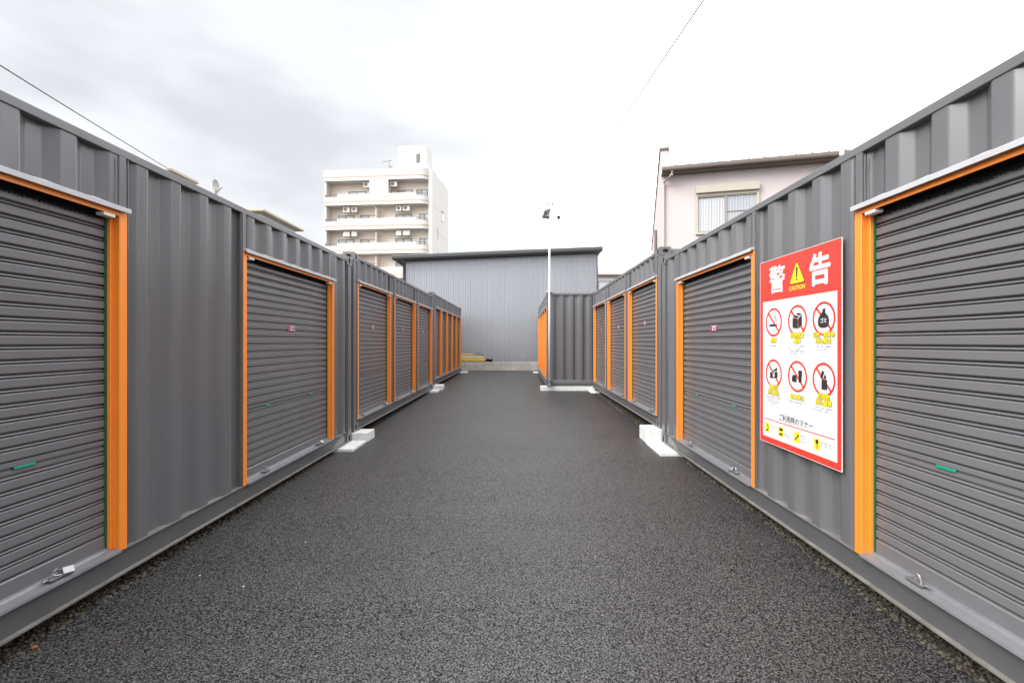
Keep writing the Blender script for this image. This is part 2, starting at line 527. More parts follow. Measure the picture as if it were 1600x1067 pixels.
def container(side, X, y0, zb, doors, label, group, locks=(), nums=None, anchors=None):
    root = empty('storage_container', (side * X, y0, zb), label, 'container', group)
    T = lambda u, v, z: (side * v, u, z)
    # floor, roof, far wall
    MB().box(side * 0.06, side * (WID - 0.06), 0.1, LEN - 0.1, 0.10, 0.15).build('floor', GREYR, root)
    rf = MB()
    pr = []
    n = 44
    for i in range(n + 1):
        u = 0.16 + (LEN - 0.32) * i / n
        pr.append((u, 2.574 + (0.012 if i % 2 else 0.0)))
    rf.prism(pr, lambda p, t: T(p[0], t, p[1]), 0.058, WID - 0.058, closed=False)
    rf.build('roof', GREY, root)
    bw = MB()
    bw.prism(corrugation(0.165, LEN - 0.165, WID - 0.012, WID - 0.048), lambda p, t: T(p[0], p[1], t), ZB, ZR0 + 0.01, closed=False)
    bw.box(side * (WID - 0.06), side * WID, 0.17, LEN - 0.17, ZR0, ZR1)
    bw.box(side * (WID - 0.05), side * WID, 0.17, LEN - 0.17, 0.02, ZB)
    bw.build('rear_wall', GREY, root)
    # rails on the lane side
    MB().box(side * 0.004, side * 0.064, 0.17, LEN - 0.17, ZR0, ZR1, 0.004).build('top_rail', GREYR, root)
    br = MB()
    prof = [(0.016, 0.024), (0.016, 0.148), (0.0, 0.150), (0.0, ZB), (0.06, ZB), (0.06, 0.024)]
    br.prism(prof, lambda p, t: T(t, p[0], p[1]), 0.17, LEN - 0.17)
    rail = br.build('bottom_rail', DKRAIL, root)
    MB().prism([(-0.008, 0.011), (-0.009, 0.021), (0.015, 0.0225), (0.06, 0.0235), (0.06, 0.011)], lambda p, t: T(t, p[0], p[1]), 0.185, LEN - 0.185).build('rail_flange', DUST_LIT, rail)
    MB().box(side * 0.001, side * 0.06, 0.18, LEN - 0.18, ZB + 0.0002, ZB + 0.0017).build('rail_ledge', DUST_LIT, rail)  # paler strip: dust plus light on the up-facing rail top, in the colour
    # corner posts with castings
    for ue, du in ((0.0, 1), (LEN, -1)):
        for vn, dv in ((0.0, 1), (WID, -1)):
            pp = MB()
            f = lambda p, t: T(ue + du * p[0], vn + dv * p[1], t)
            pp.prism([(0.004, 0.05), (0.004, 0.012), (0.012, 0.004), (0.118, 0.004), (0.124, 0.010), (0.124, 0.055), (0.160, 0.055), (0.160, 0.075), (0.05, 0.075), (0.05, 0.155), (0.004, 0.155)], f, 0.10, 2.52)
            post = pp.build('corner_post', GREY, root)
            for zc in (0.0, HT - 0.118):
                c = MB()
                cu, cv, ch = 0.178, 0.162, 0.118
                mu, mv, mz = ue + du * cu / 2, vn + dv * cv / 2, zc + ch / 2
                eu, ev, ez = Vector(T(1, 0, 0)), Vector(T(0, 1, 0)), Vector((0, 0, 1))
                holed_face(c, T(mu, vn, mz), eu, ez, ev * dv, cu, ch, 0.026, 0.04, 0.03)
                holed_face(c, T(ue, mv, mz), ev, ez, eu * du, cv, ch, 0.04, 0.026, 0.03)
                top = zc + ch if zc else zc
                holed_face(c, T(mu, mv, top), eu, ev, ez * (-1 if zc else 1), cu, cv, 0.06, 0.032, 0.03)
                for uu in (ue + du * cu,):
                    c.add([T(uu, vn, zc), T(uu, vn + dv * cv, zc), T(uu, vn + dv * cv, zc + ch), T(uu, vn, zc + ch)], [(0, 1, 2, 3)])
                c.add([T(ue, vn + dv * cv, zc), T(ue + du * cu, vn + dv * cv, zc), T(ue + du * cu, vn + dv * cv, zc + ch), T(ue, vn + dv * cv, zc + ch)], [(0, 1, 2, 3)])
                bot = zc if zc else zc + ch
                c.add([T(ue, vn, bot), T(ue + du * cu, vn, bot), T(ue + du * cu, vn + dv * cv, bot), T(ue, vn + dv * cv, bot)], [(0, 1, 2, 3)])
                c.build('corner_casting', [GREYR, HOLE], post)
    # end walls
    for ue, du in ((0.0, 1), (LEN, -1)):
        ew = MB()
        prof = corrugation(0.155, WID - 0.155, 0.020, 0.062, pitch=0.28)
        ew.sheet(prof, lambda p, t, d: T(ue + du * (p[1] + d), p[0], t), ZB, ZR0 + 0.02, 16, 0.004, y0 + 3)
        ew.box(*sorted((side * 0.163, side * (WID - 0.163))), *sorted((ue + du * 0.006, ue + du * 0.07)), ZR0 - 0.01, ZR1 + 0.004, 0.004)
        ew.box(*sorted((side * 0.163, side * (WID - 0.163))), *sorted((ue + du * 0.006, ue + du * 0.07)), 0.025, ZB + 0.01, 0.004)
        smooth_by_angle(ew.build('end_wall', GREY, root))
    # lane-side sheet: full height between the doors, header over the doors
    edges = []
    cur = 0.16
    for u0, u1 in doors:
        edges.append((cur, u0, ZB)); edges.append((u0, u1, DT)); cur = u1
    edges.append((cur, LEN - 0.16, ZB))
    PW = 0.05
    wall = MB()
    for k, (u0, u1, z0) in enumerate(edges):
        if u1 - u0 < 0.02:
            continue
        over = z0 > 1
        s0, s1 = (u0 + PW, u1 - PW) if over else (u0, u1)
        if u1 - u0 < 0.33:
            w_ = (u1 - u0)
            prof = [(u0, 0.02), (u0 + w_ * 0.25, 0.02), (u0 + w_ * 0.38, 0.045), (u1 - w_ * 0.38, 0.045), (u1 - w_ * 0.25, 0.02), (u1, 0.02)]
            if w_ < 0.12:
                prof = [(u0, 0.03), (u1, 0.03)]
            prof = fillet(prof, 0.01, 2) if len(prof) > 2 else prof
        else:
            prof = corrugation(s0, s1, 0.011, 0.054, anchor=anchors[k] if anchors and anchors[k] else s0 + 0.12)
        wall.sheet(prof, lambda p, t, d: T(p[0], p[1] + d, t), z0 - 0.004, ZR0 + 0.012, 16 if z0 < 1 else 4, 0.0035, y0 + side)
        # weld bead beside the posts
        if u1 - u0 > 0.33:
            for ub in ((s0 + 0.018, s1 - 0.018)):
                path = []
                z = z0 + 0.01
                while z < ZR0 - 0.005:
                    path.append(T(ub + mnoise.noise((z * 9, ub * 7, k)) * 0.003, 0.010, z)); z += 0.03
                rr = [0.0045 + 0.002 * mnoise.noise((i * 1.7, ub, 3)) for i in range(len(path))]
                if y0 < 3 and len(path) > 2:
                    wall.tube(path, rr, 5)
    smooth_by_angle(wall.build('side_wall', GREY, root))
    # posts beside the door openings
    for u0, u1 in doors:
        for ua in (u0, u1 - PW):
            MB().box(side * 0.003, side * 0.053, ua, ua + PW, ZB, ZR0, 0.004).build('door_post', GREY, root)
    # roller doors
    for di, (u0, u1) in enumerate(doors):
        VS = 0.066                      # plane of the slats
        c = MB()
        prof = rolling_profile(0.185, DT - 0.02)
        c.prism(prof, lambda p, t: T(t, VS + p[0], p[1]), u0 + 0.05, u1 - 0.05, closed=False)
        # backing so no light leaks through, dark slot at the head
        door = c.build('roller_door', SLAT, root)
        for ua, s_ in ((u0, 1), (u1, -1)):
            j = MB()
            jf = lambda p, t: T(ua + s_ * p[0], p[1], t)
            prof = [(0.0, 0.0026), (0.0, -0.001), (0.002, -0.0025), (0.050, -0.0025), (0.054, 0.001), (0.054, 0.038), (0.070, 0.038), (0.072, 0.040), (0.072, 0.057), (0.066, 0.057), (0.066, 0.044), (0.0505, 0.044), (0.0505, 0.0026)]
            j.prism(prof, jf, ZB + 0.002, DT + 0.002)
            j.build('jamb', ORANGE, door)
            MB().box(side * 0.0565, side * 0.0665, *sorted((ua + s_ * 0.0705, ua + s_ * 0.081)), 0.19, DT - 0.05).build('brush_seal', SEAL, door)
        MB().prism([(-0.004, DT), (-0.004, DT - 0.032), (0.004, DT - 0.032), (0.004, DT)], lambda p, t: T(t, p[0], p[1]), u0 + 0.055, u1 - 0.055).build('lintel', ORANGE, door)
        hb = MB()
        hb.box(side * 0.0045, side * 0.062, u0 + 0.08, u1 - 0.08, DT - 0.026, DT - 0.0195)  # black boxes also paint the shade under the lintel, above the bristles
        hb.box(side * 0.050, side * 0.062, u0 + 0.08, u1 - 0.08, DT - 0.040, DT - 0.0265)
        if y0 < 3:
            for q in range(int((u1 - u0 - 0.2) / 0.006)):
                uu = u0 + 0.1 + q * 0.006
                hb.box(side * 0.050, side * 0.054, uu, uu + 0.003, DT - 0.058 - random.random() * 0.014, DT - 0.044)
        hb.build('head_brush_shade', BLACK, door)
        # rain cap with wavy sealant behind it
        cap = MB()
        N_ = max(8, int((u1 - u0) / 0.02))
        rows = []
        for q in range(N_ + 1):
            uu = u0 + 0.004 + (u1 - u0 - 0.008) * q / N_
            w_ = 0.006 * max(0, math.sin((uu - u0) / PITCH * 2 * math.pi)) + 0.002 * mnoise.noise((uu * 14, y0, di))
            rows.append([T(uu, 0.035, DT + 0.008), T(uu, 0.035, DT + 0.033 + w_), T(uu, 0.0, DT + 0.030 + w_), T(uu, -0.028, DT + 0.022), T(uu, -0.032, DT + 0.019), T(uu, -0.032, DT - 0.006), T(uu, -0.027, DT - 0.008), T(uu, -0.027, DT + 0.004)])
        nn = 8
        cap.add([p for r_ in rows for p in r_], [(i * nn + k, i * nn + (k + 1) % nn, (i + 1) * nn + (k + 1) % nn, (i + 1) * nn + k) for i in range(N_) for k in range(nn)] + [tuple(range(nn)), tuple(N_ * nn + k for k in range(nn))])
        cap.build('rain_cap', CAP, door)
        for ua in (u0 + 0.085, u1 - 0.085 - 0.075):
            MB().box(side * -0.006, side * 0.045, ua, ua + 0.075, DT - 0.052, DT - 0.0325, 0.003).build('bracket', WHITEP, door)
        # sill: two shallow steps falling to the lane
        sp = [(0.085, 0.192), (0.050, 0.188), (0.046, 0.181), (0.041, 0.184), (0.037, 0.178), (-0.016, 0.168), (-0.018, 0.156), (-0.006, 0.1585), (0.085, 0.160)]
        MB().prism(sp, lambda p, t: T(t, p[0], p[1]), u0 + 0.056, u1 - 0.056).build('sill', SILL, door)
        # green pull tags on the locking slat
        uc = (u0 + u1) / 2
        zt = 0.185 + 0.085 + 7 * 0.0705 + 0.036
        hw = (u1 - u0) / 2
        if y0 < 3:
            for q in ((uc - 0.48 * hw, uc + 0.47 * hw)):
                wq = 0.05 if di == 0 else 0.035
                MB().box(side * (VS - 0.004), side * (VS + 0.006), q - wq, q + wq, zt - 0.007, zt + 0.007, 0.002).build('pull_tag', TAG, door)
        # number label
        if nums and nums[di]:
            lf = (lambda a_, b_, h_: T(uc + a_, VS - 0.002 - h_, 1.565 + b_)) if side < 0 else (lambda a_, b_, h_: T(uc - a_, VS - 0.002 - h_, 1.565 + b_))
            lb = MB()
            def rect(mb, x0, x1, y0_, y1_, h, m_):
                mb.add([lf(x0, y0_, h), lf(x1, y0_, h), lf(x1, y1_, h), lf(x0, y1_, h), lf(x0, y0_, 0), lf(x1, y0_, 0), lf(x1, y1_, 0), lf(x0, y1_, 0)],
                       [(0, 1, 2, 3), (0, 1, 5, 4), (1, 2, 6, 5), (2, 3, 7, 6), (3, 0, 4, 7)], m_)
            rect(lb, -0.076, 0.076, -0.032, 0.032, 0.002, 0)
            rect(lb, -0.066, 0.066, -0.024, 0.024, 0.003, 1)
            rect(lb, -0.064, -0.046, -0.024, 0.024, 0.004, 2)
            rect(lb, 0.052, 0.068, -0.018, 0.018, 0.004, 2)
            put_text(lb, nums[di], lf, 0, 0, 0.06, 0.03, 0.005, m=2)
            lb.build('number_label', [LABRED, SIGNWHITE, LABBLUE], door, recalc=False)
        # latches
        right = 1 if side < 0 else -1
        off = 0.57 if u1 - u0 > 1.5 else 0.38
        for sgn in (-1, 1):
            ul = uc + sgn * off
            la = MB()
            la.box(side * 0.0, side * 0.05, ul - 0.05, ul + 0.05, 0.184, 0.190, 0.0015)
            la.tube([T(ul - 0.018, 0.030, 0.188)] + [T(ul - 0.018 * math.cos(t), 0.030 - 0.004 * math.sin(t), 0.195 + 0.03 * math.sin(t)) for t in [math.pi * i / 8 for i in range(9)]] + [T(ul + 0.018, 0.030, 0.188)], 0.0048, 7)
            la.tube([T(ul - 0.075, 0.022, 0.193), T(ul - 0.05, 0.022, 0.193)], 0.006, 7)
            la.build('latch', DKSTEEL, door)
            if sgn == right and di in locks:
                lk_ = empty('padlock', (side * (X + 0.022), y0 + ul, zb + 0.205), locks[di], 'padlock', 'padlocks on the roller doors', rz=R(-14) * side * -1)
                body = MB().box(-0.012, 0.012, 0.020, 0.072, -0.020, 0.020, 0.0045)
                ob = body.build('body', STEEL, lk_)
                ob.rotation_euler = (R(-9), R(38) * side, 0)
                sh = MB().tube([(0, 0.024, -0.013)] + [(0, 0.004 - 0.020 * math.sin(t), -0.013 * math.cos(t)) for t in [math.pi * i / 8 for i in range(9)]] + [(0, 0.024, 0.013)], 0.0042, 7)
                so_ = sh.build('shackle', STEEL, lk_)
                so_.rotation_euler = (R(-9), R(38) * side, 0)
    return root

ROWG_L, ROWG_R = 'grey storage containers along the left of the lane', 'grey storage containers along the right of the lane'
d2 = [(0.37, 2.315), (3.49, 5.435)]
d3 = [(0.15, 1.92), (2.15, 3.915), (4.15, 5.91)]
d5 = [(0.19 + 1.14 * i, 0.19 + 1.14 * i + 1.12) for i in range(5)]
LK = 'small silver padlock on the sill of the '
L1 = container(-1, XL, 0.48, 0.0, d2, 'grey container nearest on the left, stencilled number over its second orange-framed roller door', ROWG_L,
          {0: LK + 'nearest roller door on the left', 1: 'small silver padlock on the sill of the second roller door on the left'}, ['', '118'], [None, 2.01, 2.49, 3.68, None])
L2 = container(-1, XL, 6.62, 0.104, d3, 'middle grey container of the left row with three orange-framed roller doors', ROWG_L,
          {0: LK + 'first door of the left middle container', 1: LK + 'second door of the left middle container', 2: LK + 'third door of the left middle container'}, ['119', '120', '121'])
L3 = container(-1, XL, 12.76, 0.195, d5, 'farthest grey container of the left row with five narrow orange-framed doors', ROWG_L)
R1 = container(1, XR, 0.43, 0.0, d2, 'grey container nearest on the right, carrying the red and white warning sign', ROWG_R,
          {1: 'small silver padlock on the sill of the right-hand roller door just beyond the sign'}, ['', '116'], [None, 2.10, 2.45, 3.66, None])
R2 = container(1, XR, 6.56, 0.165, d3, 'middle grey container of the right row with three orange-framed roller doors', ROWG_R,
          {0: LK + 'nearest door of the right middle container', 1: LK + 'second door of the right middle container', 2: LK + 'third door of the right middle container'}, ['115', '114', '113'])
R3 = container(1, 0.756, 12.67, 0.185, d5, 'farthest grey container on the right, jutting into the lane with its ribbed end wall showing', ROWG_R)

# paler touched-up paint on the base rail beside the far corner posts
TOUCH = mat('touched-up grey paint', (0.19, 0.19, 0.195), 0.4, var=0.2, vscale=20)
for rt, sd_ in ((L1, -1), (R1, 1)):
    pts = [(5.42, 0.030), (5.60, 0.026), (5.80, 0.030), (5.83, 0.07), (5.82, 0.12), (5.76, 0.143), (5.66, 0.146), (5.62, 0.11), (5.52, 0.075)]
    mbp = MB().add([(sd_ * 0.0148, u_, z_) for u_, z_ in pts], [tuple(range(len(pts)))])
    rail_ = [c_ for c_ in rt.children if c_.name.startswith('bottom_rail')][0]
    mbp.build('paint_patch', TOUCH, rail_)
# stencilled numbers
def stencil(root, side, items):
    mb = MB()
    for body, u, z, size, w in items:
        fn = (lambda a_, b_, h_: (side * (0.0095 - h_), a_, b_)) if side < 0 else (lambda a_, b_, h_: (side * (0.0095 - h_), -a_, b_))
        put_text(mb, body, fn, u if side < 0 else -u, z, size, 0.012, 0.0, w)
    return mb.build('stencilled_number', STENCIL, root, recalc=False)
stencil(L1, -1, [('YO', 5.062, 2.40, 0.13, 0.085), ('29', 5.345, 2.39, 0.13, 0.085)])
stencil(L2, -1, [('YO', 5.52, 2.40, 0.13, 0.10), ('21', 5.79, 2.40, 0.13, 0.10)])
sq = MB()
fr = lambda a_, b_: (0.0095, a_, b_)
for (a0, a1, b0, b1) in ((0.29, 0.302, 2.33, 2.47), (0.36, 0.372, 2.33, 2.47), (0.302, 0.36, 2.33, 2.345), (0.302, 0.36, 2.455, 2.47), (0.315, 0.347, 2.38, 2.42)):
    sq.add([fr(a0, b0), fr(a1, b0), fr(a1, b1), fr(a0, b1)], [(0, 1, 2, 3)])
sq.build('stencilled_mark', STENCIL, R2, recalc=False)

# ------------------------------------------------------------------ concrete pads and blocks
def block(x0, x1, y0, y1, z0, z1, label, name='concrete_block'):
    mb = MB().box(x0, x1, y0, y1, z0, z1, 0.007)
    return tag(mb.build(name, CONC), label, 'block', 'concrete blocks under the container corners')
block(-2.75, -2.215, 6.03, 6.585, gz(6.2) - 0.05, -0.001, 'thin white concrete pad under the far corner of the nearest left container', 'concrete_pad')
block(-2.75, -2.205, 6.59, 6.92, gz(6.8) - 0.05, 0.098, 'white concrete block under the near corner of the left middle container')
block(-2.72, -2.22, 12.2, 12.70, gz(12.4) - 0.05, 0.103, 'thin white pad under the far corner of the left middle container', 'concrete_pad')
block(-2.72, -2.18, 12.73, 13.2, gz(13) - 0.05, 0.194, 'white concrete block under the near corner of the farthest left container')
block(-2.7, -2.14, 18.45, 18.95, gz(18.6) - 0.05, 0.194, 'small white pad under the far corner of the farthest left container', 'concrete_pad')
block(1.80, 2.35, 5.82, 6.50, gz(6.2) - 0.05, -0.001, 'thin white concrete pad under the far corner of the nearest right container', 'concrete_pad')
block(1.815, 2.35, 6.51, 6.90, gz(6.8) - 0.05, 0.164, 'tall white concrete block under the near corner of the right middle container')
block(1.90, 2.35, 12.1, 12.63, gz(12.4) - 0.05, 0.070, 'thin white pad under the far corner of the right middle container', 'concrete_pad')
block(0.58, 2.1, 12.64, 12.88, gz(12.7) - 0.05, 0.184, 'long white concrete beam under the ribbed end of the jutting container', 'concrete_beam')
block(0.56, 1.0, 18.5, 18.95, gz(18.6) - 0.05, 0.184, 'small white pad under the far corner of the jutting right container', 'concrete_pad')

# ------------------------------------------------------------------ warning sign
SW, SZ0, SZ1 = 0.955, 0.612, 2.068
sign = empty('warning_sign', (XR - 0.004, 3.785, SZ0), 'large red and white Japanese warning sign with six prohibition symbols on the right container', 'sign')
# local: x = -h (towards the lane), y = -s, z up ; s from the left edge as read
SF = lambda s_, z_, h_: (-0.012 - h_, -s_, z_)
CZ = 1.42 - SZ0                       # sign z of the eye level used for the layout
def plate(mb, s0, s1, z0, z1, h0, h1, m=0):
    mb.add([SF(s0, z0, h1), SF(s1, z0, h1), SF(s1, z1, h1), SF(s0, z1, h1), SF(s0, z0, h0), SF(s1, z0, h0), SF(s1, z1, h0), SF(s0, z1, h0)],
           [(0, 1, 2, 3), (0, 1, 5, 4), (1, 2, 6, 5), (2, 3, 7, 6), (3, 0, 4, 7), (4, 5, 6, 7)], m)
def poly(mb, pts, h, m=0):
    mb.add([SF(x, z, h) for x, z in pts], [tuple(range(len(pts)))], m)
p = MB(); plate(p, 0, SW, 0, SZ1 - SZ0, 0, 0.004); p.build('red_panel', SIGNRED, sign)
edge = MB()
plate(edge, -0.003, 0, -0.003, SZ1 - SZ0 + 0.003, -0.002, 0.0045); plate(edge, SW, SW + 0.003, -0.003, SZ1 - SZ0 + 0.003, -0.002, 0.0045)
plate(edge, 0, SW, SZ1 - SZ0, SZ1 - SZ0 + 0.003, -0.002, 0.0045); plate(edge, 0, SW, -0.003, 0, -0.002, 0.0045)
edge.build('panel_edge', SIGNWHITE, sign)
p = MB(); plate(p, 0.043, SW - 0.038, CZ - 0.762, CZ + 0.323, 0.004, 0.005); p.build('white_panel', SIGNWHITE, sign)
t_ = MB()
for ch_, cs_, bd_ in (('警', 0.245, 0.017), ('告', 0.75, 0.032)):
    t_ = MB()
    put_text(t_, ch_, SF, cs_, CZ + 0.487, 0.225, bd_, 0.0052)
    t_.build('title_lettering', SIGNWHITE, sign, recalc=False)
tri = MB()
def rtri(cx, z0, z1, hw, r):
    pts = []
    cs = [(cx - hw, z0), (cx + hw, z0), (cx, z1)]
    for i in range(3):
        p_ = Vector(cs[i]); a_ = Vector(cs[i - 1]); b_ = Vector(cs[(i + 1) % 3])
        s0 = p_ + (a_ - p_).normalized() * r; s1 = p_ + (b_ - p_).normalized() * r
        for k in range(5):
            t = k / 4
            q = s0 * (1 - t) ** 2 + p_ * 2 * t * (1 - t) + s1 * t * t
            pts.append((q.x, q.y))
    return pts
poly(tri, rtri(0.50, CZ + 0.418, CZ + 0.592, 0.098, 0.024), 0.0052, 1)
poly(tri, rtri(0.50, CZ + 0.425, CZ + 0.580, 0.088, 0.020), 0.0056, 0)
poly(tri, [(0.493, CZ + 0.465), (0.507, CZ + 0.465), (0.511, CZ + 0.540), (0.489, CZ + 0.540)], 0.0060, 1)
poly(tri, [(0.50 + 0.009 * math.cos(k * math.pi / 5), CZ + 0.449 + 0.009 * math.sin(k * math.pi / 5)) for k in range(10)], 0.0060, 1)
tri.build('caution_triangle', [SIGNYEL, SIGNINK], sign, recalc=False)
t_ = MB(); put_text(t_, 'CAUTION', SF, 0.50, CZ + 0.392, 0.043, 0.03, 0.0052, 0.185); t_.build('caution_lettering', SIGNYEL, sign, recalc=False)

def ring(mb, cx, cz, r0, r1, h, m=0, n=40):
    vs = []
    for k in range(n):
        t = 2 * math.pi * k / n
        vs += [SF(cx + r0 * math.cos(t), cz + r0 * math.sin(t), h), SF(cx + r1 * math.cos(t), cz + r1 * math.sin(t), h)]
    mb.add(vs, [(2 * k, 2 * k + 1, (2 * k + 3) % (2 * n), (2 * k + 2) % (2 * n)) for k in range(n)], m)
def bar(mb, x0, z0, x1, z1, w, h, m=0):
    d = Vector((x1 - x0, z1 - z0)).normalized() * w / 2
    poly(mb, [(x0 - d.y, z0 + d.x), (x1 - d.y, z1 + d.x), (x1 + d.y, z1 - d.x), (x0 + d.y, z0 - d.x)], h, m)
RAD = 0.1135
def icon_cig(mb, cx, cz):
    poly(mb, [(cx - 0.058, cz - 0.032), (cx + 0.03, cz - 0.032), (cx + 0.03, cz - 0.014), (cx - 0.058, cz - 0.014)], 0.0064)
    poly(mb, [(cx + 0.035, cz - 0.032), (cx + 0.047, cz - 0.032), (cx + 0.047, cz - 0.014), (cx + 0.035, cz - 0.014)], 0.0064)
    for o in (0.0, 0.018):
        pts = [(cx + 0.02 + o + 0.012 * math.sin(k * 1.1), cz + 0.0 + 0.009 * k) for k in range(7)]
        for k in range(6):
            bar(mb, *pts[k], *pts[k + 1], 0.004, 0.0064)
def icon_box(mb, cx, cz):
    poly(mb, [(cx - 0.055, cz - 0.05), (cx + 0.008, cz - 0.06), (cx + 0.008, cz + 0.012), (cx - 0.055, cz + 0.022)], 0.0064)
    poly(mb, [(cx + 0.013, cz - 0.06), (cx + 0.055, cz - 0.035), (cx + 0.055, cz + 0.04), (cx + 0.013, cz + 0.013)], 0.0064)
    poly(mb, [(cx - 0.053, cz + 0.028), (cx + 0.008, cz + 0.018), (cx + 0.025, cz + 0.029), (cx - 0.032, cz + 0.042)], 0.0064)
    poly(mb, [(cx - 0.014, cz + 0.046), (cx + 0.033, cz + 0.034), (cx + 0.053, cz + 0.046), (cx + 0.008, cz + 0.056)], 0.0064)
def icon_bag(mb, cx, cz):
    pts = [(-0.05, -0.05), (-0.02, -0.062), (0.025, -0.06), (0.05, -0.045), (0.055, -0.015), (0.045, 0.015), (0.02, 0.035), (0.006, 0.044), (0.02, 0.056), (0.012, 0.07), (-0.002, 0.062), (-0.012, 0.068), (-0.012, 0.046), (-0.03, 0.03), (-0.052, 0.005), (-0.058, -0.025)]
    # fan around the middle so the outline may be concave
    vs = [SF(cx + x, cz + z, 0.0064) for x, z in pts] + [SF(cx, cz, 0.0064)]
    n = len(pts)
    mb.add(vs, [(i, (i + 1) % n, n) for i in range(n)])
    put_text(mb, 'ゴミ', SF, cx, cz - 0.012, 0.035, 0.02, 0.0070, m=1)
def icon_cash(mb, cx, cz):
    poly(mb, [(cx - 0.05, cz - 0.04), (cx + 0.055, cz - 0.03), (cx + 0.055, cz + 0.018), (cx - 0.05, cz + 0.008)], 0.0064)
    poly(mb, [(cx - 0.03, cz + 0.016), (cx + 0.05, cz + 0.025), (cx + 0.05, cz + 0.05)], 0.0064)
    put_text(mb, '¥', SF, cx + 0.004, cz - 0.011, 0.05, 0.03, 0.0070, m=1)
def icon_food(mb, cx, cz):
    poly(mb, [(cx - 0.06, cz - 0.042), (cx - 0.008, cz - 0.042), (cx - 0.004, cz - 0.02), (cx - 0.008, cz + 0.002), (cx - 0.02, cz + 0.01), (cx - 0.046, cz + 0.01), (cx - 0.058, cz + 0.002), (cx - 0.064, cz - 0.02)], 0.0064)
    poly(mb, [(cx + 0.018, cz - 0.042), (cx + 0.05, cz - 0.042), (cx + 0.058, cz + 0.045), (cx + 0.012, cz + 0.045)], 0.0064)
def icon_lighter(mb, cx, cz):
    poly(mb, [(cx - 0.02, cz - 0.065), (cx + 0.035, cz - 0.065), (cx + 0.035, cz + 0.002), (cx - 0.02, cz + 0.002)], 0.0064)
    poly(mb, [(cx - 0.035, cz + 0.012), (cx - 0.012, cz + 0.004), (cx + 0.008, cz + 0.052), (cx - 0.014, cz + 0.062)], 0.0064)
    poly(mb, [(cx + 0.003, cz + 0.006), (cx + 0.022, cz + 0.006), (cx + 0.026, cz + 0.02), (cx + 0.015, cz + 0.042), (cx + 0.004, cz + 0.02)], 0.0064)
icons = [icon_cig, icon_box, icon_bag, icon_cash, icon_food, icon_lighter]
caps_ = [['禁煙'], ['荷物放置', '厳禁'], ['生物・廃棄物', '持込禁止'], ['貴重品', '持込禁止'], ['飲食禁止'], ['危険物', '持込厳禁']]
fine = [['敷地内は禁煙です。'], ['コンテナの外に荷物を', '置くことはご遠慮ください。', '通路への荷物の放置は', '固くお断りいたします。'], ['生物・食品・廃棄物の', '持ち込みは禁止です。'],
        ['現金・貴金属などの貴重品', 'は持ち込まないでください。', '盗難・紛失の責任は', '負いません。'], ['敷地内での飲食は禁止です。'], ['火薬・灯油など危険物の', '持ち込みは固くお断りします。']]
for k in range(6):
    s_ = (0.20, 0.505, 0.79)[k % 3]
    zc = CZ + (0.153 if k < 3 else -0.25)
    sy = MB()
    ring(sy, s_, zc, RAD - 0.017, RAD, 0.0060)
    e_ = (RAD - 0.012) * 0.707
    bar(sy, s_ - e_, zc + e_, s_ + e_, zc - e_, 0.017, 0.0060)
    so = sy.build('prohibition_symbol', SIGNRED, sign, recalc=False)
    ic = MB(); icons[k](ic, s_, zc); ic.build('pictogram', [SIGNINK, SIGNWHITE], so, recalc=False)
    cap_o, cap_y = MB(), MB()
    lines = caps_[k]
    z0 = CZ + (0.048 if k < 3 else -0.36) if len(lines) == 2 else CZ + (0.012 if k < 3 else -0.398)
    for i, ln in enumerate(lines):
        sz = 0.041 if len(ln) < 6 else 0.036
        put_text(cap_o, ln, SF, s_, z0 - 0.040 * i, sz, 0.075, 0.0070)
        put_text(cap_y, ln, SF, s_, z0 - 0.040 * i, sz, 0.025, 0.0080)
    co_ = cap_o.build('caption', OUTLINE, so, recalc=False)
    cap_y.build('caption_lettering', SIGNYEL, so, recalc=False)
    fp = MB()
    zf = CZ + (-0.032 if k < 3 else -0.437)
    for i, ln in enumerate(fine[k]):
        put_text(fp, ln, SF, s_, zf - 0.0185 * i, 0.0165, 0.0, 0.0056)
    fp.build('fine_print', FINEINK, so, recalc=False)
t_ = MB(); put_text(t_, 'ご利用時のマナー', SF, 0.478, CZ - 0.578, 0.055, 0.012, 0.0056, 0.40); t_.build('heading_lettering', SIGNINK, sign, recalc=False)
t_ = MB(); plate(t_, 0.065, SW - 0.06, CZ - 0.625, CZ - 0.618, 0.005, 0.0056); t_.build('divider_line', SIGNRED, sign)
mann = [['ゴミは各自お持ち帰り', 'ください。'], ['アイドリングは', 'ご遠慮ください。', '近隣に配慮を'], ['通路の譲り合いに', 'ご協力ください。', '事故に注意'], ['施錠の確認をお願いします', 'カギの管理にご注意']]
